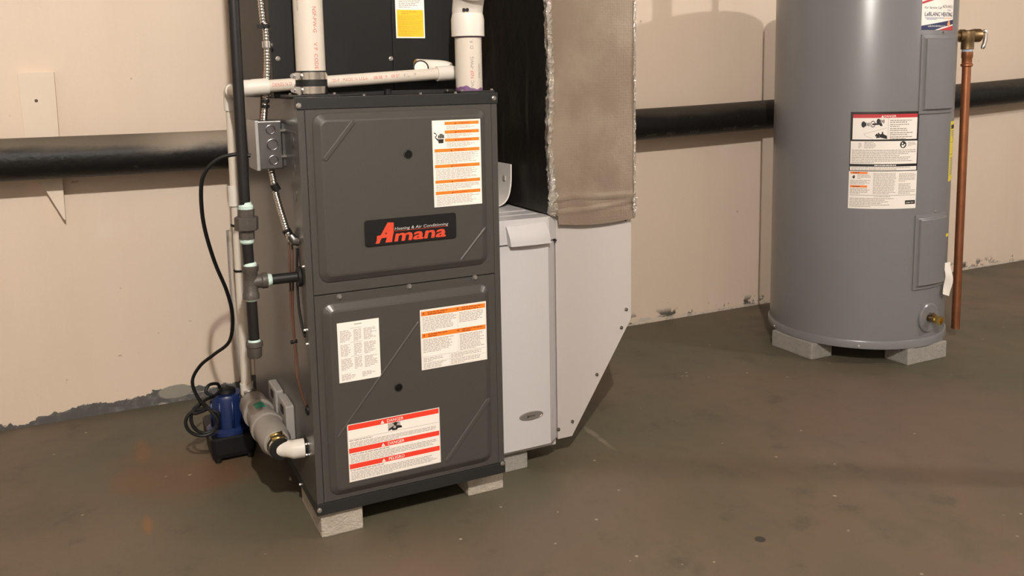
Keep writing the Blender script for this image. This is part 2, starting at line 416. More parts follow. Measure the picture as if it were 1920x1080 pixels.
# ceiling lamps: porcelain holder, cord and bare bulb
for i, (pos, power) in enumerate(LAMPS):
    x, y, z = pos
    t = thing('ceiling_lamp_offscreen', (x, y, z), ('bare bulb hanging from the ceiling on the water heater side', 'bare bulb hanging from the ceiling on the furnace side')[i], 'lamp', 'bare bulbs lighting the basement')
    MB().lathe([(.001, .055), (.02, .056), (.022, .09), (.016, .10), (.016, .11)], (x, y, z)).build('lamp_holder', mat('porcelain', (.7, .68, .62), .3), t)
    MB().tube([(x, y, z+.105), (x, y, ZC)], .004, 8).build('lamp_cord', cordm, t)
    MB().lathe([(.045, ZC-z-.03), (.045, ZC-z)], (x, y, z)).build('ceiling_rose', MATS['porcelain'], t)
    rb = .027; area = 4*PI*rb*rb
    MB().lathe([(rb*math.sin(PI*k/12), -rb*math.cos(PI*k/12)) for k in range(0, 11)]+[(.016, .055)], (x, y, z), n=20).build(
        'light_bulb_offscreen', mat('bulb_glow_%d' % i, (1, .9, .8), .4, emit=(LAMP_COL, power/(PI*area))), t)

# ---------------------------------------------------------------- shared small hardware
def hexmesh(name, r, h, m, washer=True):
    b = MB()
    if washer: b.lathe([(r*1.25, 0), (r*1.25, h*.25), (r, h*.25)], (0, 0, 0), (0, -1, 0), 14)
    b.lathe([(r, 0), (r, h*.85), (r*.8, h)], (0, 0, 0), (0, -1, 0), 6, sm=False)
    o = b.build(name, m, world=(0, 0, 0)); me = o.data; bpy.data.objects.remove(o); return me
SCREW = hexmesh('hex_screw', .0042, .005, zinc); SCREW_S = hexmesh('small_screw', .0032, .004, zinc)
SCREW_W = hexmesh('boot_screw', .0036, .0045, mat('dull_screw', (.25, .23, .21), .4, metal=1))
SCREW_P = hexmesh('painted_screw', .0046, .006, mat('painted_screw', (.16, .15, .135), .4))
UPZ = (-PI/2, 0, 0)      # head upward
LEFT = (0, 0, -PI/2)     # head towards -x

# ---------------------------------------------------------------- furnace
W, H, D, ZB = .436, .876, .73, .057
ZT = ZB+H
fur = thing('furnace', (W/2, D/2, ZB), 'dark grey upright gas furnace with two embossed doors and warning stickers', 'furnace')
b = MB(); b.box((0, .004, ZB), (W, D, ZT)); b.build('cabinet', slate, fur, bevel=.002)
b = MB(); b.box((0, 0, .082), (.0135, .004, .911)); b.build('corner_post', slate, fur)
b = MB(); b.box((W-.0135, 0, .082), (W, .004, .911)); b.build('corner_post', slate, fur)
b = MB(); b.box((-.0015, -.003, .911), (W+.0015, .02, ZT+.002)); b.build('top_rail', slate_d, fur, bevel=.0012)
b = MB(); b.box((-.0015, -.003, ZB), (W+.0015, .02, .083)); b.build('bottom_rail', slate_d, fur, bevel=.0012)
MB().box((-.001, .02, ZB), (.0, D, .075)).build('base_flange', slate_d, fur)
SEAM = .531
PL = -.0135
def door(name, z0, z1, ez0, ez1):
    x0, x1 = .0145, W-.0145; b = MB(); Y = lambda pts, y: [(p[0], y, p[1]) for p in pts]
    ex0, ex1 = .027, .4045
    L = [Y(rrect(x0, z0, x1, z1, .001), .003), Y(rrect(x0, z0, x1, z1, .001), -.001), Y(rrect(x0+.001, z0+.001, x1-.001, z1-.001, .001), -.002),
         Y(rrect(ex0, ez0, ex1, ez1, .022), -.002), Y(rrect(ex0+.002, ez0+.002, ex1-.002, ez1-.002, .021), -.0045),
         Y(rrect(ex0+.014, ez0+.014, ex1-.014, ez1-.014, .013), -.0125), Y(rrect(ex0+.018, ez0+.018, ex1-.018, ez1-.018, .010), PL)]
    b.loops(L); return b.build(name, slate, fur)
ud = door('upper_door', SEAM+.001, .9105, .555, .903); ld = door('lower_door', .0835, SEAM-.001, .094, .512)
def crease(parent, p, q, kind):
    """stamped diagonal rib, or a low step with one steep flank"""
    A, B = atY(*p, PL), atY(*q, PL); d = (B-A).normalized(); nrm = Vector((-d.z, 0, d.x))
    if nrm.z < 0: nrm = -nrm
    b = MB()
    prof = ([(.0062, 0), (.0048, .0014), (.0030, .0018), (-.0030, .0018), (-.0048, .0014), (-.0062, 0)], [(.0040, 0), (.0012, .0012), (-.0002, .0012), (-.0018, 0)])[kind]
    ring = lambda s0, k: [s0+nrm*o_*(.4+.6*k)+Vector((0, -h_*k+.0001, 0)) for o_, h_ in prof]
    b.loops([ring(A, 0), ring(A+d*.006, 1), ring(B-d*.006, 1), ring(B, 0)], cap=False)
    return b.build('door_crease', slate, parent)
crease(ud, (666, 223), (606, 303), 0); crease(ud, (912, 426), (862, 492), 1)
crease(ld, (787, 602), (632, 824), 1); crease(ld, (918, 747), (836, 868), 0)
def sight(parent, px, py):
    c = atY(px, py, PL)
    o = MB().lathe([(.0095, -.001), (.0095, .0018), (.0078, .0024), (.0076, .0005), (.0005, .0003)], c, (0, -1, 0), 24).build('sight_port', [mat('sight_ring', (.05, .05, .05), .15, metal=.6)], parent)
    MB().lathe([(.0074, 0), (.0074, .0010), (.002, .0011)], c, (0, -1, 0), 20).build('sight_glass', mat('sight_glass', (.004, .004, .004), .08), parent)
sight(ud, 765, 289); sight(ld, 747, 726)
for px, py in ((636, 556), (767, 537), (890, 520)): place(SCREW_P, 'screw', fur, atY(px, py, -.001))
for px, py in ((560, 198), (926, 184), (599, 957), (942, 869)):
    q = atY(px, py, -.003); place(SCREW, 'screw', fur, q)
place(SCREW_S, 'screw', fur, atX(564, 908, 0), LEFT)
for px, py in ((573, 619), (577, 645), (570, 500)): place(SCREW_S, 'screw', fur, atX(px, py, 0), LEFT)
q = atX(577, 769, 0); MB().lathe([(.011, 0), (.011, .003), (.008, .004), (.0005, .001)], q, (-1, 0, 0), 16).build('knockout_plug', blackp, fur)
# side panel joint lines and knockouts stamped into the left side
for (y0, z0, y1, z1) in ((.03, .88, .24, .885), (.025, .862, .16, .866)):
    MB().box((-.0012, y0, z0), (.0005, y1, z1)).build('side_bead', slate, fur, bevel=.0005)
for zz in (.845, .79, .735):
    MB().lathe([(.016, 0), (.016, .0008), (.0145, .0012), (.0005, .0009)], (0, .06, zz), (-1, 0, 0), 20).build('knockout', slate, fur)
# vent collars on the top panel
EX = (.051, .085); IN = (.408, .085)
for (cx, cy), nm in ((EX, 0), (IN, 1)):
    b = MB(); b.box((cx-.056 if nm == 0 else cx-.042, cy-.05, ZT+.0015), (cx+.046 if nm == 0 else cx+.040, cy+.05, ZT+.0065)); fl = b.build('vent_collar', slate_d, fur, bevel=.001)
    for sx, sy in ((-1, -1), (1, -1), (-1, 1), (1, 1)):
        place(SCREW_S, 'screw', fl, (cx+sx*.036, cy+sy*.043, ZT+.0062), UPZ)
for px in (697, 780, 828):
    q = atZ(px, 180-(px-697)*.04, ZT+.002); place(SCREW_S, 'screw', fur, (q.x, .012, ZT+.0018), UPZ)
MB().lathe([(.008, 0), (.008, .012), (.002, .013)], (.236, .15, ZT+.001), (0, 0, 1), 16).build('cap_plug', blackp, fur)

# stickers on the doors
def face_fn(p0, y): return lambda u, v, w_: (p0[0]+u, y-w_, p0[1]+v)
def door_sticker(pts, mats, y=PL):
    q = [atY(*p, y) for p in pts]; xs = [a.x for a in q]; zs = [a.z for a in q]
    x0, x1 = (xs[0]+xs[3])/2, (xs[1]+xs[2])/2; z1, z0 = (zs[0]+zs[1])/2, (zs[2]+zs[3])/2
    return Sticker(x1-x0, z1-z0, face_fn((x0, z0), y), mats)
def hand(s, u, v, h, m='black', l=2):
    """black hand pictogram"""
    s.poly([(u-.3*h, v), (u+.25*h, v), (u+.3*h, v+.5*h), (u-.35*h, v+.5*h)], m, l)
    for i, (dx, t) in enumerate(((-.33, .85), (-.15, 1.0), (.03, 1.0), (.2, .88))): s.rect(u+dx*h, v+.45*h, u+(dx+.15)*h, v+t*h, m, l)
    s.poly([(u-.35*h, v+.2*h), (u-.35*h, v+.45*h), (u-.58*h, v+.62*h), (u-.55*h, v+.45*h)], m, l)
s = door_sticker([(808, 226), (899, 223), (905, 381), (816, 389)], ['paper', 'inklight', 'orange', 'black', 'dkorange'])
Ws, Hs = s.W, s.H; s.frame(.002, .002, Ws-.002, Hs-.002, .0004, 'inklight')
fy = lambda t: Hs*(1-t)
xl = Ws*.255
for (t0, t1, word, wd) in ((.020, .055, 'WARNING', .27), (.118, .155, 'AVERTISSEMENT', .42), (.212, .248, 'ADVERTENCIA', .38)):
    s.rect(xl, fy(t1), Ws*.965, fy(t0), 'orange'); s.tri(xl+Ws*.22, fy(t1)+.001, .0042, 'dkorange'); s.text(word, xl+Ws*.40, fy(t1)+.0016, .0036, 'dkorange', fit=Ws*wd*.8)
for (t0, t1, word, wd) in ((.328, .366, 'WARNING', .24), (.510, .548, 'AVERTISSEMENT', .36), (.690, .726, 'WARNING', .24), (.820, .858, 'AVERTISSEMENT', .36)):
    s.rect(Ws*.035, fy(t1), Ws*.965, fy(t0), 'orange'); s.tri(Ws*.38, fy(t1)+.001, .0042, 'dkorange'); s.text(word, Ws*.55, fy(t1)+.0016, .0036, 'dkorange', fit=Ws*wd*.9)
for (t0, t1, k) in ((.062, .112, 4), (.160, .206, 4), (.254, .318, 5)): s.fine(xl+.004, fy(t1), Ws*.95, fy(t0), k, 'inklight', .3)
for (t0, t1, k) in ((.374, .502, 10), (.556, .684, 10), (.734, .814, 6), (.866, .985, 9)): s.fine(Ws*.05, fy(t1), Ws*.95, fy(t0), k, 'inklight', .2)
hand(s, Ws*.175, fy(.262), .020); s.rect(Ws*.115, fy(.215), Ws*.235, fy(.207), 'paper', 3)
for i, (a, c) in enumerate((((.03, .135), (.07, .145)), ((.07, .145), (.095, .165)), ((.095, .165), (.05, .185)), ((.05, .185), (.085, .205)))):
    s.poly([(Ws*a[0], fy(a[1])), (Ws*c[0], fy(c[1])), (Ws*c[0], fy(c[1])-.0022), (Ws*a[0], fy(a[1])-.0022)], 'black', 2)
s.done('warning_sticker', ud, 'tall white sticker with orange bands and a black hand')

s = door_sticker([(630, 608), (709, 595), (715, 704), (638, 720)], ['paper', 'inklight', 'ink'])
Ws, Hs = s.W, s.H
for i in range(3):
    a, c = 1-(.13+.235*i), 1-(.33+.235*i)
    s.fine(Ws*.06, Hs*c, Ws*.34, Hs*a, 9, 'inklight', .35); s.fine(Ws*.38, Hs*c, Ws*.57, Hs*a, 9, 'inklight', .1); s.fine(Ws*.62, Hs*c, Ws*.95, Hs*a, 9, 'inklight', .4)
    s.rect(Ws*.3, Hs*(a+.018), Ws*.58, Hs*(a+.024), 'ink')
s.rect(Ws*.40, Hs*.945, Ws*.58, Hs*.96, 'ink'); s.fine(Ws*.06, Hs*.03, Ws*.45, Hs*.14, 5, 'inklight', .5); s.fine(Ws*.55, Hs*.05, Ws*.9, Hs*.14, 4, 'inklight', .4)
s.done('parts_list_sticker', ld, 'plain white sticker with columns of fine print')

s = door_sticker([(789, 583), (911, 563), (913, 673), (789, 695)], ['paper', 'inklight', 'orange', 'dkorange', 'ink'])
Ws, Hs = s.W, s.H; s.frame(.002, .002, Ws-.002, Hs-.002, .0004, 'inklight'); fy = lambda t: Hs*(1-t)
for t0, t1 in ((.03, .105), (.395, .47)):
    s.rect(.0025, fy(t1), Ws-.0025, fy(t0), 'orange')
    for cx, n_ in ((.27, 26), (.78, 20)):
        s.tri(Ws*(cx-.22), fy(t1)+.004, .005, 'dkorange')
        s.fine(Ws*(cx-.16), fy(t1)+.001, Ws*(cx+.18), fy(t0)-.001, 2, 'dkorange', .15, 2)
s.rect(Ws*.556, fy(.78), Ws*.559, fy(.03), 'inklight', 2); s.rect(.003, fy(.79), Ws-.003, fy(.785), 'inklight'); s.rect(Ws*.42, fy(.985), Ws*.423, fy(.79), 'inklight'); s.rect(.003, fy(.885), Ws-.003, fy(.881), 'inklight')
s.fine(Ws*.03, fy(.37), Ws*.54, fy(.12), 10, 'inklight', .15); s.fine(Ws*.58, fy(.30), Ws*.96, fy(.12), 7, 'inklight', .2)
s.fine(Ws*.03, fy(.72), Ws*.5, fy(.49), 9, 'inklight', .2); s.fine(Ws*.58, fy(.77), Ws*.96, fy(.49), 11, 'inklight', .2)
s.fine(Ws*.03, fy(.875), Ws*.38, fy(.80), 3, 'inklight', .3); s.fine(Ws*.03, fy(.98), Ws*.38, fy(.89), 4, 'inklight', .3); s.fine(Ws*.44, fy(.875), Ws*.95, fy(.80), 4, 'inklight', .2); s.fine(Ws*.44, fy(.98), Ws*.95, fy(.89), 4, 'inklight', .2)
s.done('instruction_sticker', ld, 'white sticker with two orange header bands')

s = door_sticker([(651, 797), (823, 764), (827, 864), (655, 907)], ['paper', 'inklight', 'red', 'white', 'black', 'ink'])
Ws, Hs = s.W, s.H; s.frame(.001, .001, Ws-.001, Hs-.001, .0004, 'inklight'); fy = lambda t: Hs*(1-t)
for t0, t1, wd in ((.012, .10, 'DANGER'), (.415, .50, 'DANGER'), (.690, .775, 'PELIGRO')):
    s.rect(.002, fy(t1), Ws-.002, fy(t0), 'red'); s.tri(Ws*.37, fy(t1)+.0012, .0075, 'white'); s.rect(Ws*.368, fy(t1)+.0025, Ws*.372, fy(t1)+.0055, 'red', 3); s.text(wd, Ws*.51, fy(t1)+.0022, .0065, 'white', sx=1.0)
s.rect(.002, fy(.262), Ws-.002, fy(.257), 'ink'); s.fine(Ws*.015, fy(.30), Ws*.45, fy(.268), 1, 'ink', .1); s.fine(Ws*.02, fy(.405), Ws*.98, fy(.31), 4, 'inklight', .1)
s.fine(Ws*.015, fy(.545), Ws*.62, fy(.51), 1, 'ink', .1); s.fine(Ws*.02, fy(.68), Ws*.98, fy(.55), 5, 'inklight', .1)
s.fine(Ws*.015, fy(.82), Ws*.62, fy(.785), 1, 'ink', .1); s.fine(Ws*.02, fy(.975), Ws*.98, fy(.825), 6, 'inklight', .1)
u, v = Ws*.505, fy(.245)       # pictogram: bust reaching over a burst
s.rect(u-.016, v+.003, u+.012, v+.017, 'inklight'); s.poly([(u-.016, v), (u-.014, v+.005), (u-.004, v+.010), (u+.004, v+.010), (u+.014, v+.008), (u+.016, v+.003), (u+.006, v+.003), (u+.004, v), (u-.006, v), (u-.008, v+.003)], 'black', 2)
s.disc(u+.001, v+.014, .0042, 'black', 2); s.rect(u-.006, v+.0155, u+.008, v+.0172, 'black', 3); s.disc(u-.001, v+.007, .003, 'inklight', 3)
s.done('danger_sticker', ld, 'wide white sticker with three red DANGER and PELIGRO bands')

# brand plate
q = [atY(*p, PL) for p in ((681, 413), (853, 399), (856, 445), (686, 463))]
bx0, bx1, bz0, bz1 = (q[0].x+q[3].x)/2, (q[1].x+q[2].x)/2, (q[2].z+q[3].z)/2, (q[0].z+q[1].z)/2
b = MB(); Yl = lambda r_, y: [(p[0], y, p[1]) for p in r_]
b.loops([Yl(rrect(bx0, bz0, bx1, bz1, .006), PL+.001), Yl(rrect(bx0, bz0, bx1, bz1, .006), PL-.003), Yl(rrect(bx0+.0012, bz0+.0012, bx1-.0012, bz1-.0012, .005), PL-.004)])
bw, bh = bx1-bx0, bz1-bz0
S2 = Sticker.__new__(Sticker); MB.__init__(S2); S2.fn = face_fn((bx0, bz0), PL-.0038); S2.th = 0; S2.wrap = False; S2.names = ['plate', 'logored', 'silver']; S2.v, S2.f, S2.m, S2.s = b.v, b.f, b.m, b.s
P['plate'] = mat('brand_plate_black', (.010, .010, .011), .22)
def fp(px, py): a = atY(px, py, PL-.004); return (a.x-bx0, a.z-bz0)
zc = lambda x, y: (670+x*200/1920, 390+y*80/768)
def lp(pts, m, l): S2.poly([fp(*zc(*p)) for p in pts], m, l)
lp([(545, 260), (655, 260), (655, 440), (640, 500), (625, 612), (505, 622), (530, 530), (435, 545), (395, 640), (325, 643), (350, 585), (352, 505), (420, 490)], 'logored', 2)
lp([(523, 430), (530, 470), (497, 472)], 'plate', 3)
a0 = fp(*zc(672, 608)); a1 = fp(*zc(1640, 505))
for k_, (ox, oz) in enumerate(((0, 0), (.0016, .0006), (.0030, 0), (.0009, .0014), (.0024, .0016))):
    S2.text('mana', a0[0]-.001+ox, a0[1]+.0004+oz, .0240, 'logored', al='l', l=2+.5*k_, shear=.24, fit=(a1[0]-a0[0])*.93)
c0 = fp(*zc(672, 405)); c1 = fp(*zc(1632, 325))
S2.text('Heating & Air Conditioning', c0[0], c0[1]+.0008, .0062, 'silver', al='l', l=2, shear=.2, fit=c1[0]-c0[0])
S2.rect(c0[0], c0[1]-.0016, c1[0], c0[1]-.0009, 'logored', 2)
S2.done('brand_plate', ud, 'black plate with red and silver lettering')

# ---------------------------------------------------------------- coil casing above
CYF = .19; CZ1 = 1.62
coil = thing('coil_casing', (.215, .45, ZT), 'dark charcoal sheet metal coil casing standing on top of the furnace', 'coil casing')
MB().box((-.008, CYF+.004, ZT+.001), (W, D, CZ1)).build('case', coil_paint, coil, bevel=.002)
SX = .265
MB().box((-.008, CYF, ZT+.008), (SX-.0012, CYF+.006, CZ1-.01)).build('front_panel', coil_paint, coil, bevel=.0012)
MB().box((SX+.0012, CYF, ZT+.008), (W, CYF+.006, CZ1-.01)).build('front_panel', coil_paint, coil, bevel=.0012)
MB().box((-.01, CYF-.012, ZT+.0005), (W, CYF+.006, ZT+.010)).build('base_rail', slate_d, coil, bevel=.001)
for px, py in ((521, 110), (733, 110)): place(SCREW, 'screw', coil, atY(px, py, CYF))
q0, q1 = atY(743, 70, CYF), atY(797, 73, CYF)
s = Sticker(q1.x-q0.x, .15, face_fn((q0.x, (q0.z+q1.z)/2), CYF), ['paper', 'inklight', 'yellow', 'ochre'])
Ws = s.W; s.rect(.003, .003, Ws-.003, .064, 'yellow'); s.fine(.006, .005, Ws-.006, .052, 12, 'ochre', .3, 2, .3); s.fine(Ws*.2, .053, Ws*.8, .062, 2, 'ochre', .2, 2)
s.fine(.008, .068, Ws-.008, .14, 18, 'inklight', .25)
s.done('yellow_sticker', coil, 'white and yellow notice sticker')

# ---------------------------------------------------------------- PVC vent pipes
def cyl_fn(c, r, ang, z0):
    """u runs down the pipe (text reads downward), v around it"""
    return lambda u, v, w_: (c[0]+(r+w_)*math.cos(ang+v/r), c[1]+(r+w_)*math.sin(ang+v/r), z0-u)
def cyl_fn_up(c, r, ang, z0):
    return lambda u, v, w_: (c[0]+(r+w_)*math.cos(ang-v/r), c[1]+(r+w_)*math.sin(ang-v/r), z0+u)
def pipe_print(parent, fn, items):
    S = Sticker.__new__(Sticker); MB.__init__(S); S.fn = fn; S.th = .0002; S.wrap = False; S.names = ['pinkred', 'greyblack']
    for st, u, v, h, m in items:
        S.v, S.f, S.m, S.s = [], [], [], []; S.text(st, u, v, h, m, al='l', l=0); S.done('pipe_print', parent)
ZE = ZT+.006
vent = thing('exhaust_vent_pipe', (*EX, ZE), 'cream plastic vent pipe held in a black rubber coupling with steel clamps', 'pipe', 'plastic vent pipes on the furnace')
vp = MB().tube([(*EX, .982), (*EX, ZC)], .0302, 32).build('pipe', pvc, vent)
va = math.atan2(CAM.y-EX[1], CAM.x-EX[0])
pipe_print(vp, cyl_fn(EX, .0302, va+.28, 1.20), [('PVC', .045, 0, .0080, 'pinkred'), ('NSF-PW-G', .083, 0, .0080, 'pinkred'), ('V P', .155, 0, .0080, 'pinkred'), ('CODE', .178, 0, .0080, 'pinkred')])
pipe_print(vp, cyl_fn(EX, .0302, va-.85, 1.25), [('WWW.', .06, 0, .005, 'greyblack'), ('PIPE.COM', .11, 0, .005, 'greyblack')])
cp = MB().lathe([(.031, 0), (.0325, .002), (.0325, .046), (.0315, .049), (.0305, .049)], (*EX, ZE-.006+.006), n=32).build('coupling', rubber, vent)
for z0 in (ZE+.002, ZE+.031):
    cl = MB().lathe([(.0326, 0), (.0335, .0), (.0335, .0150), (.0326, .0150)], (*EX, z0), n=40).build('clamp_band', chrome, cp)
    h = MB(); q = Vector((EX[0]-.036, EX[1]-.012, z0+.008)); h.tube([q+Vector((-.006, -.010, 0)), q+Vector((.004, .016, 0))], .0055, 8); h.box((q.x-.004, q.y-.008, z0+.002), (q.x+.008, q.y+.006, z0+.014)); h.tube([q+Vector((-.010, -.016, 0)), q+Vector((-.006, -.010, 0))], .0042, 6, sm=False)
    h.build('clamp_screw', zinc, cp)
inl = thing('intake_vent_pipe', (*IN, ZE), 'short plastic intake pipe with purple primer and an elbow on top', 'pipe', 'plastic vent pipes on the furnace')
ip = MB().tube([(*IN, ZE), (*IN, 1.075)], .0302, 32).build('pipe', pvc, inl)
b = MB()      # smeared primer ring at the foot
def prim(u, v):
    a = u*2*PI; top = .007+.003*math.sin(a*2+.5)+.002*math.sin(a*5)+.0012*math.sin(a*11)
    return (IN[0]+.0306*math.cos(a), IN[1]+.0306*math.sin(a), ZE+.0005+v*top)
b.grid(prim, 48, 2); b.build('primer_ring', primer, ip)
MB().tube([(*IN, 1.0572), (*IN, 1.0605)], .0308, 32).build('primer_ring', primer, ip)
da = math.atan2(CAM.y-IN[1], CAM.x-IN[0])
pipe_print(ip, cyl_fn_up(IN, .0302, da+.38, .938), [('PVC', .006, 0, .0075, 'greyblack'), ('NSF', .029, 0, .0075, 'pinkred'), ('-PW', .049, 0, .0075, 'greyblack'), ('-G', .066, 0, .0075, 'greyblack'), ('D. F.', .094, 0, .0075, 'greyblack')])
pipe_print(ip, cyl_fn_up(IN, .0302, da+.95, .968), [('PIPE.COM', .0, 0, .005, 'greyblack')])
b = MB(); b.lathe([(.0305, .0), (.0372, .0), (.0372, .038), (.0355, .046), (.0345, .05)], (*IN, 1.060), n=32)
bend = [Vector((*IN, 1.098)), Vector((*IN, 1.115)), Vector((IN[0], IN[1]-.006, 1.135)), Vector((IN[0]-.002, IN[1]-.020, 1.155)), Vector((IN[0]-.003, IN[1]-.034, 1.170))]
b.tube(smooth(bend, 4), .0345, 28)
dv = Vector((-.05, -.70, .71)).normalized(); b.lathe([(.0345, -.006), (.0395, 0), (.0395, .036), (.033, .036)], bend[-1]-dv*.012, dv, 32)
el = b.build('elbow', pvc_fit, inl)
for ax_ in (-.0045, .0045):
    a = da+.0; q = Vector((IN[0]+.0366*math.cos(da-.10+ax_*22), IN[1]+.0366*math.sin(da-.10+ax_*22), 1.1165))
    MB().lathe([(.0038, -.002), (.0038, .0012), (.001, .0014)], q, (math.cos(da-.1), math.sin(da-.1), 0), 12).build('moulded_mark', rubber, el)
pe = bend[-1]+dv*.02
b = MB(); b.tube(smooth([pe, pe+dv*.12, pe+dv*.17+Vector((0, 0, .03)), pe+dv*.18+Vector((0, 0, .10)), Vector(((pe+dv*.18).x, (pe+dv*.18).y, ZC))], 6), .0302, 28); b.build('upper_pipe', pvc, inl)

# ---------------------------------------------------------------- condensate drain line
dr = thing('condensate_drain_pipe', (-.06, .47, .17), 'thin cream plastic drain pipe running across the coil casing and down the side', 'pipe')
RY = .155
L0, R0 = atY(485, 163, RY), atY(838, 137, RY)
rp = MB().tube([L0, R0], .0134, 20).build('run_pipe', pvc, dr)
S = Sticker.__new__(Sticker); MB.__init__(S); S.th = .0002; S.wrap = False; S.names = ['pinkred', 'greyblack']
dX = (R0-L0).normalized(); vW = Vector((0, -1, 0)); vU = dX.cross(vW)*-1
if vU.z < 0: vU = -vU
S.fn = lambda u, v, w_: tuple(L0+dX*u + (vW*math.cos(v/.0134)+vU*math.sin(v/.0134))*(.0134+w_))
k0 = (atY(508, 160, RY)-L0).length
for st, px, m in (('DE', 508, 'pinkred'), ('RESIN', 518, 'pinkred'), ('D', 540, 'pinkred'), ('120-P', 618, 'pinkred'), ('MADE', 640, 'pinkred'), ('IN', 661, 'pinkred'), ('U.S.A', 671, 'pinkred'), ('08/08/19', 698, 'pinkred'), ('09 57', 731, 'pinkred'), ('F1L', 755, 'greyblack'), ('1P', 772, 'greyblack')):
    S.v, S.f, S.m, S.s = [], [], [], []; S.text(st, (atY(px, 150, RY)-L0).x, -.0015, .0072, m, 'l', 0, sx=.86); S.done('pipe_print', rp)
def fitting(pts, r, name='elbow'):
    return MB().tube(pts, r, 20).build(name, pvc_fit, dr)
C0 = atY(452, 166, RY)
fitting([L0+dX*.020]+[L0+dX*.0199, L0+dX*-.012]+arc(C0+dX*.004, dX*.018, Vector((0, .018, 0)))[0:9]+[C0+dX*.004+Vector((0, .034, 0))], [.0135]+[.0172]*12)
BK = Vector((-.058, .475, .945))
bp_ = C0+dX*.004+Vector((0, .034, 0))
MB().tube([bp_-Vector((0, .01, 0)), BK+Vector((0, -.03, .003))], .0134, 18).build('back_run_pipe', pvc, dr)
fitting([BK+Vector((0, -.045, .004)), BK+Vector((0, -.02, .002)), BK+Vector((0, -.006, -.002)), BK+Vector((0, 0, -.016)), BK+Vector((0, 0, -.045))], .0172)
MB().tube([BK+Vector((0, 0, -.03)), (-.062, .475, .20)], .0134, 20).build('riser_pipe', pvc, dr)
MB().lathe([(.0135, 0), (.0175, .001), (.0175, .05), (.0135, .051)], (-.0605, .475, .665), n=20).build('coupling', pvc_fit, dr)
MB().tube([(-.045, .50, .73), (-.05, .49, .66), (-.052, .488, .28)], .010, 14).build('second_riser', pvc, dr)
for zz in (.615, .50):
    MB().lathe([(.0138, 0), (.0150, 0), (.0150, .005), (.0138, .005)], (-.0615, .475, zz), n=20).build('cable_tie', rubber, dr)
# U turn into the coil drain port on the right
E0 = R0
fitting([E0-dX*.026, E0-dX*.0259, E0+dX*.006]+[E0+dX*.006+Vector((.010*math.sin(t), .014*(1-math.cos(t)), 0)) for t in (.5, 1.0, 1.4)], [.0135]+[.0172]*5, 'elbow')
B1 = E0+Vector((-.010, .020, .014)); B0 = atY(782, 124, .1735)
MB().tube([B1+Vector((.022, -.008, -.006)), B1+Vector((.012, 0, -.002)), B1, B0+Vector((-.002, 0, 0))], [.0165, .017, .0165, .0165], 20).build('return_fitting', pvc_fit, dr)
MB().lathe([(.0150, 0), (.0150, .006), (.013, .006)], B0+Vector((.002, .0, 0)), (-1, 0, 0), 20).build('socket_end', mat('tan_plastic', (.55, .33, .13), .5), dr)
MB().lathe([(.0185, -.002), (.0185, .0025), (.0155, .003), (.0155, .0)], atY(789, 128, .158), (-.2, -1, .25), 24).build('port_ring', rubber, dr)
MB().lathe([(.015, -.01), (.015, .0035), (.0005, .004)], atY(789, 128, .158), (-.2, -1, .25), 24).build('port_cap', pvc_fit, dr)

# ---------------------------------------------------------------- gas pipe
GX, GY = -.1025, .045
gas = thing('gas_pipe', (GX, GY, .41), 'black iron gas pipe with union, tee and capped drip leg', 'pipe')
zz = lambda py: atY(460, py, GY).z
gx = lambda px, py: atY(px, py, GY).x
ptop = Vector((gx(437.5, 0), GY, zz(0))); q = Vector((gx(459.5, 392), GY, zz(392))); dirp = (ptop-q).normalized()
MB().tube([q, q+dirp*((ZC-q.z)/dirp.z)], .0108, 20).build('supply_pipe', blackiron, gas)
G = lambda px, py: Vector((gx(px, py), GY, zz(py)))
u0_, u1_ = G(461, 392), G(463, 448)
dU = (u0_-u1_).normalized(); L_ = (u0_-u1_).length
MB().lathe([(.0125, -.004), (.0145, 0), (.0145, .006), (.0115, .010), (.011, .014)], u0_, dU, 20).build('pipe_dope', dope, gas)
MB().lathe([(.0155, 0), (.0155, L_*.3), (.016, L_*.3)], u1_, dU, 8, sm=False).build('union_end', castiron, gas)
MB().lathe([(.0225, L_*.3), (.0235, L_*.32), (.0235, L_*.72), (.0225, L_*.74)], u1_, dU, 8, sm=False).build('union_nut', castiron, gas)
MB().lathe([(.0165, L_*.74), (.0165, L_), (.012, L_)], u1_, dU, 8, sm=False).build('union_end', castiron, gas)
MB().lathe([(.0125, 0), (.0138, .002), (.0135, .007), (.011, .010)], u1_, dU*-1, 20).build('pipe_dope', dope, gas)
n1 = G(468, 512); MB().tube([u1_, n1], .0108, 20).build('nipple', blackiron, gas)
T0 = G(470, 530)
b = MB(); b.lathe([(.0145, -.034), (.0165, -.034), (.0165, -.024), (.0142, -.020), (.0142, .020), (.0165, .024), (.0165, .034), (.0145, .034)], T0, dU, 22)
bd = Vector((1, 0, .004)).normalized(); b.lathe([(.0138, 0), (.0138, .020), (.0162, .023), (.0162, .033), (.014, .033)], T0, bd, 22); b.build('tee', castiron, gas)
MB().lathe([(.012, .032), (.0128, .033), (.0122, .040), (.011, .042)], T0, bd, 18).build('pipe_dope', dope, gas)
MB().tube([T0+bd*.03, Vector((.01, T0.y, T0.z))], .0108, 20).build('branch_pipe', blackiron, gas)
MB().lathe([(.0105, 0), (.020, .0), (.022, .003), (.020, .008), (.0108, .009)], Vector((0, T0.y, T0.z)), (-1, 0, 0), 24).build('grommet', rubber, gas)
MB().lathe([(.012, .033), (.0132, .034), (.0125, .039), (.011, .041)], T0, dU, 18).build('pipe_dope', dope, gas)
MB().lathe([(.012, .033), (.0128, .034), (.012, .038), (.011, .039)], T0, dU*-1, 18).build('pipe_dope', dope, gas)
e0 = G(477, 645); MB().tube([T0-dU*.03, e0], .0108, 20).build('drip_leg', blackiron, gas)
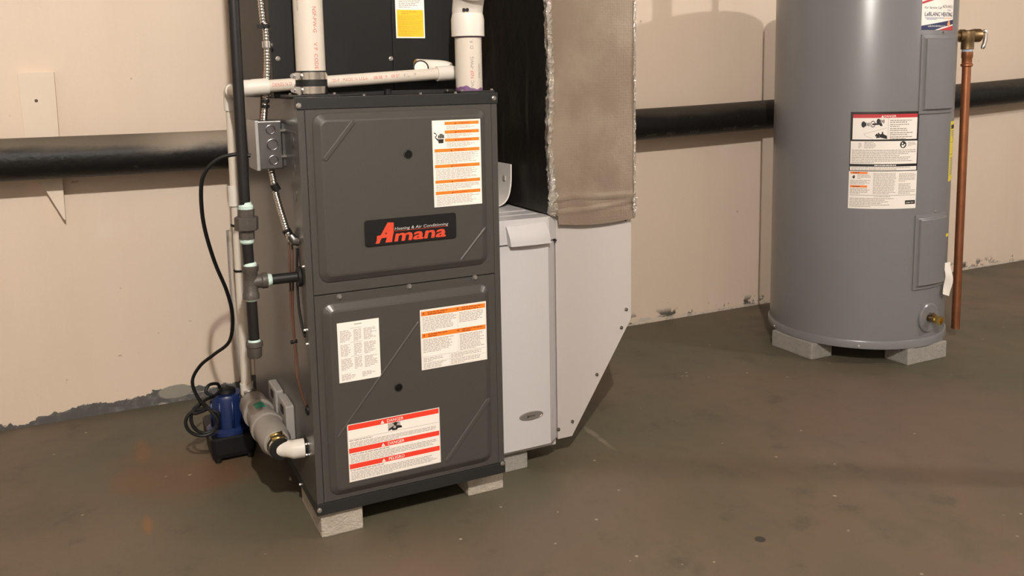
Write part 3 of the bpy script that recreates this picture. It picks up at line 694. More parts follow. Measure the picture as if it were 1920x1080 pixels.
MB().lathe([(.012, -.004), (.0132, -.001), (.0125, .004), (.011, .007)], e0, dU, 18).build('pipe_dope', dope, gas)
MB().lathe([(.0165, .003), (.0172, 0), (.0172, -.007), (.0150, -.009), (.0145, -.027), (.0125, -.031), (.001, -.031)], e0, dU, 22).build('cap', castiron, gas)

# ---------------------------------------------------------------- junction box and conduits
BY0, BY1, BX0, BX1, BZ0, BZ1 = .13, .232, -.0615, .0, .783, .886
jb = thing('junction_box', (-.03, .18, BZ0), 'square galvanised steel junction box with round knockouts on the furnace side', 'junction box')
MB().box((BX0+.006, BY0, BZ0), (-.006, BY1, BZ1)).build('box', galv, jb, bevel=.003)
MB().box((BX0, BY0-.001, BZ0-.001), (BX0+.007, BY1+.001, BZ1+.001)).build('cover', mat('cover_plate', (.42, .41, .40), .45, metal=.7), jb, bevel=.001)
MB().box((-.008, BY0+.005, BZ0+.006), (0, BY1-.005, BZ1-.006)).build('mounting_spacer', galv, jb)
for px, py, r_ in ((507, 243, .0105), (511, 271, .0125), (513, 300, .0105)):
    c = atY(px, py, BY0)
    MB().lathe([(r_, -.0005), (r_-.0002, .0018), (r_-.0012, .0022), (r_-.0020, .0018), (r_-.0026, .0001), (.0005, .0001)], c, (0, -1, 0), 24).build('knockout', galv, jb)
for zc_ in (.863, .808):
    MB().box((-.010, BY0-.004, zc_), (.0, BY0+.002, zc_+.004)).build('mounting_clip', zinc, jb)
def flex(name, pts, r, label, extra=None):
    P_ = smooth(pts, 40); acc = 0; rr = []
    out = [P_[0]]
    for a, c in zip(P_, P_[1:]):                 # resample evenly
        pass
    tot = [0]
    for a, c in zip(P_, P_[1:]): tot.append(tot[-1]+(c-a).length)
    N = int(tot[-1]/.0016); q = []; j = 0
    for i in range(N+1):
        d = tot[-1]*i/N
        while j < len(tot)-2 and tot[j+1] < d: j += 1
        t = (d-tot[j])/max(tot[j+1]-tot[j], 1e-9); q.append(P_[j].lerp(P_[j+1], t))
    rad = [r*(1+(.13 if i % 4 in (1, 2) else -.05)) for i in range(len(q))]
    root = thing(name, q[0], label, 'conduit', 'flexible metal conduits')
    MB().tube(q, rad, 12).build('armour', mat('flex_armour', (.66, .62, .57), .22, metal=1), root)
    return root
cu = flex('flexible_conduit', [(-.036, .175, ZC), (-.040, .175, 1.6), atY(489, 0, .175), atY(497, 45, .175), atY(500, 85, .175), atY(501, 130, .175), atY(498, 180, .175), atY(496, 212, .175), (-.034, .175, BZ1)], .0062,
          'shiny flexible steel conduit rising from the junction box')
q = atY(500, 84, .175); MB().lathe([(.0095, 0), (.0095, .013), (.007, .014)], q-Vector((0, 0, .006)), n=14).build('coupling', zinc, cu)
place(SCREW_S, 'screw', cu, q+Vector((.009, -.004, 0)), (0, 0, PI/3))
for py in (50, 190, 200):
    q = atY(497, py, .175); MB().lathe([(.0085, 0), (.0095, .001), (.0095, .006), (.0085, .007)], q-Vector((0, 0, .003)), n=14).build('cable_tie', rubber, cu)
MB().box((atY(484, 47, .175).x-.004, .168, atY(484, 50, .175).z-.004), (atY(497, 50, .175).x, .176, atY(484, 50, .175).z+.004)).build('tie_tail', rubber, cu)
MB().tube(smooth([(-.052, .20, ZC), (-.052, .20, 1.5), atY(493, 20, .2), atY(497, 100, .2), atY(493, 170, .2), atY(490, 225, .2)], 8), .0045, 10).build('side_cable', wirem, cu)
lo = flex('flexible_conduit', [(-.028, .16, BZ0+.001), atY(512, 335, .15), atY(518, 365, .14), atY(528, 400, .12), atY(538, 432, .095), atY(545, 449, .075), atY(552, 455, .066)], .0062,
          'short flexible steel conduit from junction box to elbow on the furnace side')
q = atY(552, 452, .06); b = MB(); b.tube([q+Vector((-.006, .004, .012)), q, q+Vector((.008, 0, -.001)), Vector((.001, q.y, q.z-.001))], [.0085, .0105, .0105, .0105], 14); b.build('elbow_connector', galv, lo)
place(SCREW_S, 'screw', lo, q+Vector((.002, -.010, .004))); place(SCREW_S, 'screw', lo, q+Vector((.012, -.010, 0)))
for p_ in (atY(517, 352, .142), atY(540, 437, .092)):
    MB().tube([p_+Vector((-.004, 0, .008)), p_+Vector((.003, 0, -.006))], .009, 12).build('black_sleeve', rubber, lo)
wr = thing('thermostat_wires', (-.012, .06, .4), 'bundle of thin brown wires hanging down the furnace side', 'wires')
for off in (0, 6):
    MB().tube(smooth([atY(541+off, 455, .08), atY(543+off, 480, .075), atY(544+off*.9, 530, .075), atY(546+off*.5, 580, .075), atY(551+off*.2, 630, .07), atY(554+off*.4, 670, .065), atY(559+off*.3, 715, .055), Vector((0, .055, .27))], 6), .0024, 8).build('wire', wirem, wr)
MB().tube(smooth([atY(557, 465, .06), atY(557, 520, .06), atY(561, 580, .05), atY(570, 625, .035), Vector((0, .03, .44))], 6), .0028, 8).build('wire', rubber, wr)
q = atY(552, 641, .07); MB().tube([q+Vector((-.008, 0, 0)), q+Vector((.006, 0, .001))], .0045, 8).build('cable_tie', rubber, wr)

# ---------------------------------------------------------------- condensate neutraliser on the furnace side
NA, NB = Vector((-.052, .135, .176)), Vector((-.056, .455, .168)); nd = (NB-NA).normalized(); NL = (NB-NA).length
neu = thing('condensate_neutraliser', (-.05, .3, .13), 'grey plastic condensate neutraliser tube clipped to the furnace side with a white elbow', 'neutraliser')
MB().lathe([(.018, .0), (.028, .004), (.034, .02), (.034, .10), (.038, .105), (.038, .122), (.031, .126), (.031, .205), (.037, .21), (.037, .235), (.034, .24), (.034, NL-.03), (.024, NL-.004), (.018, NL)], NA, nd, 28).build('canister', greytube, neu)
for fr in (.32, .70):
    c = NA+nd*NL*fr
    MB().box((-.020, c.y-.045, c.z-.020), (0, c.y+.045, c.z+.062)).build('wall_clip', mat('clip_grey', (.30, .28, .26), .4), neu, bevel=.004)
    MB().box((-.022, c.y-.020, c.z+.036), (-.019, c.y+.006, c.z+.052)).build('clip_slot', rubber, neu)
q = NA+nd*NL*.60
def lab(u, v):
    a = PI*.36+u*.75; e1 = Vector((0, 0, 1)); e2 = Vector((-1, 0, 0)); return q+nd*((v-.5)*.05)+(e1*math.sin(a)+e2*math.cos(a))*.0316
MB().grid(lab, 8, 3).build('green_label', greenl, neu)
for base, d_ in ((NA, -1), (NB, 1)):
    cpl = MB().lathe([(.0225, -.010), (.0235, -.004), (.0235, .038), (.0215, .041)], base, nd*d_, 24).build('rubber_coupling', rubber, neu)
    for h0 in (.001, .024):
        MB().lathe([(.0236, h0), (.0243, h0), (.0243, h0+.009), (.0236, h0+.009)], base, nd*d_, 28).build('clamp_band', chrome, cpl)
        g = base+nd*d_*(h0+.0045)+Vector((-.004, 0, .025)); MB().tube([g+Vector((-.012, 0, -.003)), g+Vector((.015, 0, .001))], .0042, 8).build('clamp_screw', brassb if d_ < 0 else zinc, cpl)
EC = Vector((-.041, .090, .176))
MB().tube([NA-nd*.026, EC+nd*.012]+[EC+Vector((.014*(1-math.cos(t)), .012*math.cos(t)-.004*math.sin(t)*0, 0)) for t in (.4, .8, 1.2)]+[EC+Vector((.014, -.002, 0)), EC+Vector((.0141, -.002, 0)), EC+Vector((.037, -.004, 0))], [.0185]*6+[.0205]*2, 24).build('elbow', pvc_fit, neu)
MB().tube([EC+Vector((.034, -.004, 0)), Vector((.001, EC.y-.004, EC.z))], .0135, 18).build('black_nipple', rubber, neu)
for dz in (.012, -.012): place(SCREW_S, 'screw', neu, (-.0005, EC.y-.016, EC.z+dz), LEFT)
MB().tube(smooth([NB+nd*.01, NB+nd*.03, NB+Vector((-.004, .022, .012)), Vector((-.062, .475, .21))], 5), .0165, 18).build('outlet_elbow', pvc_fit, neu)

# ---------------------------------------------------------------- condensate pump with coiled cord
PX, PY = -.103, .585
pump = thing('condensate_pump', (PX, PY, 0), 'small blue condensate pump with black base and coiled black cord', 'pump')
b = MB(); Lz = lambda x0, y0, x1, y1, r_, z: [(p[0], p[1], z) for p in rrect(x0, y0, x1, y1, r_)]
b.loops([Lz(-.150, .500, -.045, .685, .012, .012), Lz(-.153, .497, -.042, .688, .014, .022), Lz(-.155, .495, -.040, .690, .014, .062), Lz(-.150, .50, -.045, .685, .012, .066)]); b.f.append(tuple(range(27, -1, -1))); b.m.append(0); b.s.append(False)
base_ = b.build('base', blackp, pump)
for fx, fy_ in ((-.138, .508), (-.058, .508), (-.138, .675), (-.058, .675)): MB().lathe([(.008, 0), (.009, .004), (.009, .018)], (fx, fy_, 0), n=12).build('foot', rubber, base_)
MB().lathe([(.050, .062), (.054, .066), (.054, .076), (.046, .082)], (PX, PY-.03, 0), n=32).build('flange', bluep, pump)
MB().lathe([(.0405, .072), (.041, .076), (.041, .158), (.037, .166), (.001, .167)], (PX, PY-.03, 0), n=32).build('motor', bluep, pump)
for a in range(8):
    t = a*PI/4+.2; MB().tube([(PX+.041*math.cos(t), PY-.03+.041*math.sin(t), .084), (PX+.041*math.cos(t), PY-.03+.041*math.sin(t), .154)], .0035, 8).build('motor_rib', bluep, pump)
MB().lathe([(.022, .166), (.024, .168), (.022, .176), (.012, .180), (.001, .180)], (PX, PY-.03, 0), n=20).build('top_cap', blackp, pump)
MB().box((-.062, .53, .066), (-.028, .62, .135)).build('float_housing', blackp, pump, bevel=.006)
cpts = [(470, 292, .125), (445, 289, .13), (410, 298, .14), (385, 322, .15), (377, 355, .16), (382, 420, .19), (402, 490, .23), (426, 548, .27), (436, 595, .31), (430, 640, .36), (402, 664, .40), (376, 685, .435), (361, 712, .465), (367, 738, .475), (386, 764, .48)]
pts = [atY(*c) for c in cpts]
def loop(cx, cy, rx, ry, a0, a1, Y, n=10): return [atY(cx+rx*math.cos(a0+(a1-a0)*i/n), cy-ry*math.sin(a0+(a1-a0)*i/n), Y+.010*i/n) for i in range(n+1)]
pts += loop(384, 784, 26, 28, 1.2, -4.6, .475, 14)[2:] + loop(378, 792, 30, 25, 1.2, -5.0, .47, 14)[2:]
pts += [atY(363, 775, .47), atY(382, 752, .50), atY(402, 742, .53), Vector((PX-.01, PY-.035, .180))]
MB().tube(smooth(pts, 6), .0042, 10).build('power_cord', cordm, pump)
tp2 = [atY(398, 742, .51), atY(386, 735, .52), atY(392, 722, .53), atY(408, 720, .55), atY(415, 732, .56), Vector((PX+.006, PY-.02, .179))]
MB().tube(smooth(tp2, 6), .0042, 10).build('float_cord', cordm, pump)
MB().tube(smooth([(-.045, .575, .13), (-.060, .565, .20), (-.068, .55, .30), (-.075, .53, .45), (-.078, .505, .60)], 6), .0065, 12).build('discharge_tube', clear, pump)['label'] = 'clear vinyl discharge tube'

# ---------------------------------------------------------------- filter cabinet, return boot and insulated duct
fc = thing('filter_cabinet', (.535, .39, .042), 'tall narrow white filter cabinet with handle beside the furnace', 'filter cabinet')
CXL, CXR, CF = .4372, .6325, .108
MB().box((CXL, CF, .042), (CXR, .68, .6325)).build('cabinet', whitep, fc, bevel=.002)
MB().box((CXL+.004, CF+.035, .6325), (.606, .67, .6345)).build('top_plate', whitepl, fc, bevel=.0008)
MB().box((CXL+.004, CF+.085, .6345), (.600, .66, .6365)).build('top_plate', whitepl, fc, bevel=.0008)
plan = [(CXL+.003, CF), (CXL+.003, .084), (.450, .079), (.602, .079), (.6328, .1035), (.6328, CF)]
XYZ = lambda u, v, w_: (u, v, w_)
MB().prism(plan, XYZ, .062, .5715).build('door', whitepl, fc, bevel=.0015)
capb = MB().prism([(CXL+.001, CF+.03), (CXL+.001, .088), (.46, .083), (.606, .081), (.6332, .0965), (.6332, CF+.03)], XYZ, .5745, .6335).build('top_cap', whitepl, fc, bevel=.002)
hq = [atY(*p, .068) for p in ((953, 427), (1027, 417), (1032, 455), (957, 463))]
def hnd(u, v):
    t = hq[3].lerp(hq[2], u); tt = hq[0].lerp(hq[1], u); p = t.lerp(tt, v)
    y = .081-.017*math.sin(min(1, (1-v)*1.15+.08)*PI/2)-.003*math.sin(u*PI)
    return (p.x, y, p.z)
b = MB(); b.grid(hnd, 14, 8); n0 = len(b.v)
b.grid(lambda u, v: (hnd(u, v)[0], .0835, hnd(u, v)[2]), 14, 8)
def rim(i): return i
N15 = 15; ring_a = [i for i in range(N15)]+[j*N15+14 for j in range(1, 9)]+[8*N15+i for i in range(13, -1, -1)]+[j*N15 for j in range(7, 0, -1)]
for i in range(len(ring_a)):
    a, c = ring_a[i], ring_a[(i+1) % len(ring_a)]; b.face((a, c, n0+c, n0+a))
b.build('handle', whitepl, fc)
ec = atY(996, 779, .079); dq = atY(1020, 772, .079)-atY(973, 787, .079)
b = MB()
ell = lambda k, y: [(ec.x+.0325*k*math.cos(t), y, ec.z+.0105*k*math.sin(t)) for t in [2*PI*i/28 for i in range(28)]]
b.loops([ell(1.0, .0795), ell(1.0, .077), ell(.9, .0765), ell(.86, .0772)]); em = b.build('emblem', mat('emblem_grey', (.30, .28, .26), .3, metal=.6), fc)
b = MB(); b.box((ec.x-.012, .0764, ec.z-.0022), (ec.x+.010, .0774, ec.z+.0016)); b.prism([(ec.x-.012, ec.z-.004), (ec.x-.007, ec.z-.003), (ec.x-.010, ec.z+.003)], lambda u, v, w_: (u, w_, v), .0764, .0774); b.build('emblem_mark', mat('emblem_dark', (.10, .09, .085), .4), em)
MB().box((.627, .092, .5690), (.633, .0995, .5735)).build('latch_clip', slate_d, fc)

boot = thing('return_air_boot', (.743, .36, .06), 'white sheet metal return boot with slanted lower corner beside the filter cabinet', 'air boot')
BP = [(.6345, .060), (.6745, .060), (.853, .3425), (.853, .634), (.6345, .634)]
XZ = lambda u, v, w_: (u, w_, v)
MB().prism(BP, XZ, .102, .62).build('body', whitep, boot, bevel=.001)
BP2 = [(.6335, .0585), (.675, .0585), (.8545, .342), (.8545, .634), (.6335, .634)]
MB().prism(BP2, XZ, .0995, .102).build('front_panel', whitep, boot, bevel=.0006)
for px, py in ((1174, 580), (1165, 614), (1119, 702), (1073, 790), (1047, 805), (1173, 412)): place(SCREW_W, 'screw', boot, atY(px, py, .0995))

def foil_mat():
    n = NT('foil_scrim'); tc = n.tc.outputs['Object']
    gx_ = n.math('ABSOLUTE', n.math('SINE', n.math('MULTIPLY', n.x, 620))); gz_ = n.math('ABSOLUTE', n.math('SINE', n.math('MULTIPLY', n.z, 480)))
    g = n.math('MAXIMUM', n.math('POWER', gx_, 8), n.math('POWER', gz_, 8)); nz = n.noise(9, 5); f2 = n.noise(140, 4)
    c = n.mix(n.step(nz, .35, .68), (.255, .20, .15), (.33, .265, .205)); c = n.mix(n.math('MULTIPLY', g, .08), c, (.20, .16, .115))
    c = n.mix(n.math('MULTIPLY', n.step(n.noise(24, 6, .7), .62, .76), .35), c, (.17, .13, .095))
    n.b.inputs['Metallic'].default_value = .35
    return n.out(c, .50, n.math('ADD', n.math('MULTIPLY', f2, .5), n.math('MULTIPLY', g, .10)), .35, .004)
def foilside_mat():
    n = NT('black_jacket'); scr = n.noise(30, 6, .7, stretch=(1, 1, .06)); nz = n.noise(4, 4)
    c = n.mix(n.math('MULTIPLY', n.step(scr, .56, .72), .5), (.010, .009, .008), (.055, .05, .042)); c = n.mix(n.math('MULTIPLY', n.step(nz, .5, .7), .5), c, (.028, .024, .012))
    return n.out(c, n.math('ADD', .25, n.math('MULTIPLY', nz, .3)), n.noise(22, 5), .25, .01)
def tape_mat():
    n = NT('foil_tape'); n.b.inputs['Metallic'].default_value = 1
    return n.out(n.mix(n.noise(40), (.88, .86, .82), (.6, .56, .5)), .12, n.noise(70, 5, .7), .8, .012)
foilm, sidem, tapem = foil_mat(), foilside_mat(), tape_mat()
DX0, DX1, DF = .613, .8545, .088
duct = thing('insulated_duct', (.733, .36, .634), 'tall foil-wrapped return duct rising from the white boot', 'duct')
MB().box((DX0+.002, DF+.004, .6365), (DX1-.002, .62, ZC)).build('core', foilm, duct)
rng = random.Random(3)
def bumpy(a, c, sc=1):
    return (math.sin(a*37+c*11)+math.sin(a*23-c*29+1)+math.sin(a*71+c*53+2)*.5)*sc
def front(u, v):
    z = .609+(ZC-.609)*(v**2.2)
    x0 = DX0 if z > .642 else .6345
    x = x0+(DX1+.001-x0)*u
    y = DF-.004+bumpy(x, z*.7, .0006)
    wob = .006*math.sin(u*5+.4)
    f1 = z-(.667+wob*.8+.004*u); y -= .005*math.exp(-(f1/.0035)**2); y += .003*(1 if f1 < -.004 else 0)*max(0, 1-abs(f1+.012)/.02)
    f2 = z-(.640+.020*u*u-.004*u); y -= .004*math.exp(-(f2/.004)**2)*(.3+u)
    if v == 0: z += .0050*math.sin(u*4.2+2.6)+.003*(1-u)-.004
    return (x, y, z)
b = MB(); b.grid(front, 36, 90)
b.grid(lambda u, v: tuple(Vector(front(u, v))+Vector((0, .0015, 0))), 36, 2); b.build('front_jacket', foilm, duct, fix=False)
b = MB()
b.grid(lambda u, v: (DX0+bumpy(u*2, v*6, .0007), DF+.003+(.62-DF-.003)*u, .637+(ZC-.637)*v), 20, 60); b.build('side_jacket', sidem, duct, fix=False)
def crinkle(name, fn, nu, nv, amp, m):
    r_ = random.Random(hash(name) % 999 if False else 11); b = MB()
    J = {}
    def f(u, v):
        k = (round(u*nu), round(v*nv)); 
        if k not in J: J[k] = Vector((r_.uniform(-1, 1), r_.uniform(-1, 1), r_.uniform(-.6, .6)))*amp
        return tuple(Vector(fn(u, v))+J[k])
    b.grid(f, nu, nv, sm=False); return b.build(name, m, duct, fix=False)
def corner(u, v):
    z = .636+(1.75-.636)*v; t = u-.5
    return (DX0-.003+max(0, t)*.026+.0025*math.sin(z*21), DF-.0065+max(0, -t)*.030+.001*math.sin(z*33), z)
crinkle('corner_tape', corner, 6, 150, .0022, tapem)
crinkle('corner_tape', lambda u, v: (DX0+.004+.018*(u-.3), DF-.008-.003*math.sin(u*PI), .634+.032*v), 6, 8, .0028, tapem)
crinkle('corner_tape', lambda u, v: (DX0+.006+.024*(u-.5), DF-.006-.004*math.sin(u*PI), .655+.045*v), 5, 8, .0030, tapem)
def corner_r(u, v):
    z = .612+(1.75-.612)*v; return (DX1-.004+.006*min(1, u*2), DF-.0068+max(0, u-.5)*.03, z)
crinkle('corner_tape', corner_r, 4, 230, .0010, tapem)
crinkle('corner_tape', lambda u, v: (DX1-.008+.011*u, DF-.010, .632+.030*v), 3, 8, .0024, tapem)

# curled white sheet standing on the cabinet between furnace and duct
def curl(u, w_, t=0):
    pr = [(.535, .6385), (.553, .6400), (.570, .6470), (.5820, .660), (.5890, .680), (.5925, .705), (.5935, .747)]
    k = u*(len(pr)-1); i = min(int(k), len(pr)-2); f_ = k-i
    P_ = smooth([(x, 0, z) for x, z in pr], 6); q_ = P_[min(int(round(u*(len(P_)-1))), len(P_)-1)]
    return (q_.x+t, .262+.15*w_, q_.z-t*.4)
b = MB(); b.grid(lambda u, v: curl(u, v), 36, 2); n0 = len(b.v); b.grid(lambda u, v: curl(u, v, .0035), 36, 2)
for i in range(36): b.face((i, i+1, n0+i+1, n0+i), 0, False)
sh = b.build('curled_sheet', mat('sheet_white', (.72, .67, .62), .45)); tag(sh, 'curled white plastic sheet standing on top of the filter cabinet', 'sheet')
MB().box((.5900, .290, .702), (.5930, .302, .714)).build('printed_mark', P['inklight'], sh)

# ---------------------------------------------------------------- bricks
def brick(x0, x1, y0, y1, h, m, label, rot=0):
    b = MB(); b.box((x0, y0, 0), (x1, y1, h)); o = b.build('concrete_brick', m, bevel=.003)
    o.rotation_euler.z = rot; return tag(o, label, 'brick', 'concrete bricks under the appliances')
brick(.0075, .099, .009, .20, ZB, concrete, 'tan concrete brick under the gas pipe side of the furnace front')
brick(.3575, .4485, .034, .225, ZB, concrete, 'tan concrete brick with chipped corner under the furnace beside the filter cabinet')
brick(.458, .549, .104, .30, .042, concrete2, 'thin grey concrete brick under the white filter cabinet')
brick(1.768, 1.862, .377, .567, .0565, concrete2, 'grey concrete brick set end-on under the water heater')
brick(1.998, 2.186, .182, .274, .0565, concrete2, 'grey concrete brick under the water heater below its drain valve')

# ---------------------------------------------------------------- water heater
hx, hy = HC; HT = 1.297
wh = thing('water_heater', (hx, hy, .0555), 'grey cylindrical electric water heater with two access panels and safety labels', 'water heater')
MB().lathe([(HR, .082), (HR, HT-.03), (HR-.004, HT-.012), (HR-.016, HT-.002), (HR-.05, HT+.006), (.001, HT+.012)], (hx, hy, 0), n=96).build('tank', heaterp, wh)
MB().lathe([(HR-.02, .0562), (HR+.004, .0562), (HR+.006, .058), (HR+.006, .080), (HR+.004, .0835), (HR-.001, .0845)], (hx, hy, 0), n=96).build('base_ring', heaterp, wh)
def hcyl(a0, z0, r=HR):
    """u along the circumference from angle a0 (radians), v up"""
    return lambda u, v, w_: (hx+(r+w_)*math.cos(a0+u/r), hy+(r+w_)*math.sin(a0+u/r), z0+v)
dg = math.radians
for (az, el_) in ((-134.4, .066), (160, .066)):
    place(SCREW_S, 'screw', wh, (hx+(HR+.006)*math.cos(dg(az)), hy+(HR+.006)*math.sin(dg(az)), el_), (0, 0, dg(az)+PI/2))
def access(z0, z1, a0, a1):
    b = MB(); r_ = HR; A0, A1 = dg(a0), dg(a1); Wp = (A1-A0)*r_; f = hcyl(A0, z0)
    def ring(ins, w_):
        k = 10; pts = []
        for i in range(k): pts.append(f(ins+(Wp-2*ins)*i/k, ins, w_))
        for i in range(4): pts.append(f(Wp-ins, ins+(z1-z0-2*ins)*i/4, w_))
        for i in range(k): pts.append(f(Wp-ins-(Wp-2*ins)*i/k, z1-z0-ins, w_))
        for i in range(4): pts.append(f(ins, z1-z0-ins-(z1-z0-2*ins)*i/4, w_))
        return pts
    b.loops([ring(0, -.001), ring(0, .003), ring(.0015, .0042), ring(.011, .0052), ring(.0125, .006), ring(.0145, .0115), ring(.017, .013)], cap=False)
    n_ = len(b.v)-28
    # cap as columns between bottom and top edges
    bot = [n_+i for i in range(11)]; top = [n_+24-i for i in range(11)]
    for i in range(10): b.face((bot[i], bot[i+1], top[i+1], top[i]), 0, True)
    b.face((n_+24, n_+25, n_+26, n_+27, n_), 0); b.face((n_+10, n_+11, n_+12, n_+13, n_+14), 0)
    o = b.build('access_panel', heaterp, wh); return o
ap1 = access(.828, 1.079, -102.5, -70); ap2 = access(.252, .501, -101.5, -70)
for pnl, zt in ((ap1, 1.086), (ap2, .508)):
    a = dg(-84); place(SCREW_S, 'screw', pnl, (hx+(HR+.001)*math.cos(a), hy+(HR+.001)*math.sin(a), zt), (0, 0, a+PI/2))
# drain valve
a = dg(-86); dvx = Vector((math.cos(a), math.sin(a), 0)); c = Vector((hx, hy, .150))+dvx*(HR-.004)
MB().lathe([(.050, .0), (.050, .006), (.046, .009), (.018, .0085), (.016, .004)], c, dvx, 32).build('drain_escutcheon', heaterp, wh)
dvv = MB().lathe([(.0115, 0), (.0115, .022), (.0125, .023), (.0125, .030)], c, dvx, 16).build('drain_valve', brass, wh)
MB().lathe([(.014, .030), (.015, .031), (.013, .036), (.0155, .040), (.0155, .048), (.008, .049), (.008, .040)], c, dvx, 12, sm=False).build('hose_thread', brassb, dvv)
MB().lathe([(.006, 0), (.008, .004), (.008, .016), (.003, .020)], c+dvx*.022, (0, 0, 1), 12).build('valve_stem', brass, dvv)
# warning label
A0, A1 = dg(-143.7), dg(-101.6); s = Sticker((A1-A0)*HR, .313, hcyl(A0, .5255), ['paper', 'inklight', 'ink', 'black', 'crimson', 'orange', 'white'], True)
Ws, Hs = s.W, s.H; fy = lambda t: Hs*(1-t)
s.rect(0, fy(.61), Ws, Hs, 'black'); s.rect(.007, fy(.282), Ws-.007, fy(.025), 'paper', 2); s.rect(.007, fy(.062), Ws-.007, fy(.025), 'crimson', 3); s.tri(Ws*.44, fy(.058), .007, 'white', 4); s.text('DANGER', Ws*.55, fy(.056), .0065, 'white', l=4)
s.rect(.0025, fy(.535), Ws-.004, fy(.300), 'paper', 2); s.rect(.0025, fy(.602), Ws-.004, fy(.562), 'paper', 2)
s.fine(Ws*.35, fy(.558), Ws*.75, fy(.540), 1, 'paper', .05, 2)
s.rect(Ws*.523, fy(.28), Ws*.527, fy(.062), 'ink', 3)
for i in range(5): s.fine(Ws*.55, fy(.118+.042*i), Ws*.90, fy(.080+.042*i), 2, 'ink', .3, 3)
# pictogram: taps over a basin and a hand under the spout
for (u, v, r1) in ((.18, .128, .008), (.385, .098, .007)):
    s.disc(Ws*u, fy(v), r1*.8, 'black', 3, ry=r1*1.25)
    for k in range(3): s.rect(Ws*u+.006+.0045*k, fy(v)-.006+.002*(k % 2), Ws*u+.0085+.0045*k, fy(v)+.006-.002*(k % 2), 'black', 3)
s.disc(Ws*.31, fy(.125), .0075, 'black', 3, ry=.0105); s.disc(Ws*.31, fy(.125), .0055, 'paper', 4, ry=.008); s.poly([(Ws*.30, fy(.118)), (Ws*.43, fy(.113)), (Ws*.445, fy(.145)), (Ws*.41, fy(.145)), (Ws*.40, fy(.132)), (Ws*.30, fy(.136))], 'black', 5)
def stroke(p, q, t, m, l):
    (a, c), (e, g) = (Ws*p[0], fy(p[1])), (Ws*q[0], fy(q[1])); d = math.hypot(e-a, g-c); nx, ny = -(g-c)/d*t/2, (e-a)/d*t/2; k = 5
    for i in range(k):
        x0, y0, x1, y1 = a+(e-a)*i/k, c+(g-c)*i/k, a+(e-a)*(i+1)/k, c+(g-c)*(i+1)/k; s.poly([(x0+nx, y0+ny), (x0-nx, y0-ny), (x1-nx, y1-ny), (x1+nx, y1+ny)], m, l)
stroke((.19, .225), (.50, .165), .0009, 'ink', 3); stroke((.19, .225), (.21, .245), .0009, 'ink', 3); stroke((.21, .245), (.32, .282), .0009, 'ink', 3)
s.poly([(Ws*.40, fy(.235)), (Ws*.44, fy(.222)), (Ws*.51, fy(.245)), (Ws*.515, fy(.278)), (Ws*.46, fy(.270)), (Ws*.41, fy(.260))], 'black', 5)
for p, q in (((.41, .24), (.385, .215)), ((.40, .243), (.355, .228)), ((.40, .25), (.345, .242)), ((.41, .257), (.36, .262)), ((.45, .228), (.445, .205))): stroke(p, q, .0042, 'black', 5)
s.fine(Ws*.12, fy(.375), Ws*.17, fy(.315), 4, 'inklight', .1, 3); s.fine(Ws*.20, fy(.375), Ws*.38, fy(.305), 5, 'inklight', .3, 3)
s.disc(Ws*.755, fy(.338), .0105, 'black', 3, ry=.0115); s.disc(Ws*.742, fy(.325), .0024, 'white', 4); s.poly([(Ws*.728, fy(.352)), (Ws*.735, fy(.336)), (Ws*.755, fy(.348)), (Ws*.775, fy(.330)), (Ws*.788, fy(.338)), (Ws*.765, fy(.362)), (Ws*.745, fy(.366))], 'white', 4); s.fine(Ws*.83, fy(.355), Ws*.96, fy(.312), 4, 'inklight', .2, 3)
s.fine(Ws*.03, fy(.53), Ws*.96, fy(.385), 8, 'inklight', .3, 3); s.fine(Ws*.03, fy(.597), Ws*.97, fy(.567), 2, 'inklight', .2, 3)
s.rect(Ws*.02, fy(.637), Ws*.26, fy(.617), 'orange'); s.fine(Ws*.06, fy(.634), Ws*.2, fy(.620), 1, 'black', .1, 2); s.rect(Ws*.02, fy(.778), Ws*.26, fy(.758), 'orange'); s.fine(Ws*.06, fy(.775), Ws*.2, fy(.761), 1, 'black', .1, 2)
hand(s, Ws*.07, fy(.685), .010); s.fine(Ws*.12, fy(.69), Ws*.31, fy(.642), 4, 'inklight', .2); s.fine(Ws*.02, fy(.75), Ws*.31, fy(.70), 4, 'inklight', .2); s.fine(Ws*.02, fy(.85), Ws*.31, fy(.783), 5, 'inklight', .2)
s.fine(Ws*.34, fy(.85), Ws*.67, fy(.625), 16, 'inklight', .1); s.fine(Ws*.71, fy(.72), Ws*.98, fy(.632), 6, 'inklight', .1); s.fine(Ws*.71, fy(.85), Ws*.98, fy(.735), 7, 'inklight', .4)
s.rect(Ws*.02, fy(.862), Ws*.99, fy(.857), 'ink'); s.fine(Ws*.36, fy(.880), Ws*.70, fy(.865), 1, 'ink', .05); s.fine(Ws*.02, fy(.985), Ws*.65, fy(.885), 6, 'inklight', .3); s.rect(Ws*.82, fy(.955), Ws*.985, fy(.915), 'black'); s.text('AHRI', Ws*.865, fy(.945), .0045, 'white', l=2); s.fine(Ws*.91, fy(.946), Ws*.975, fy(.926), 1, 'inklight', .1, 2)
s.done('safety_label', wh, 'large black and white safety label with a red band')
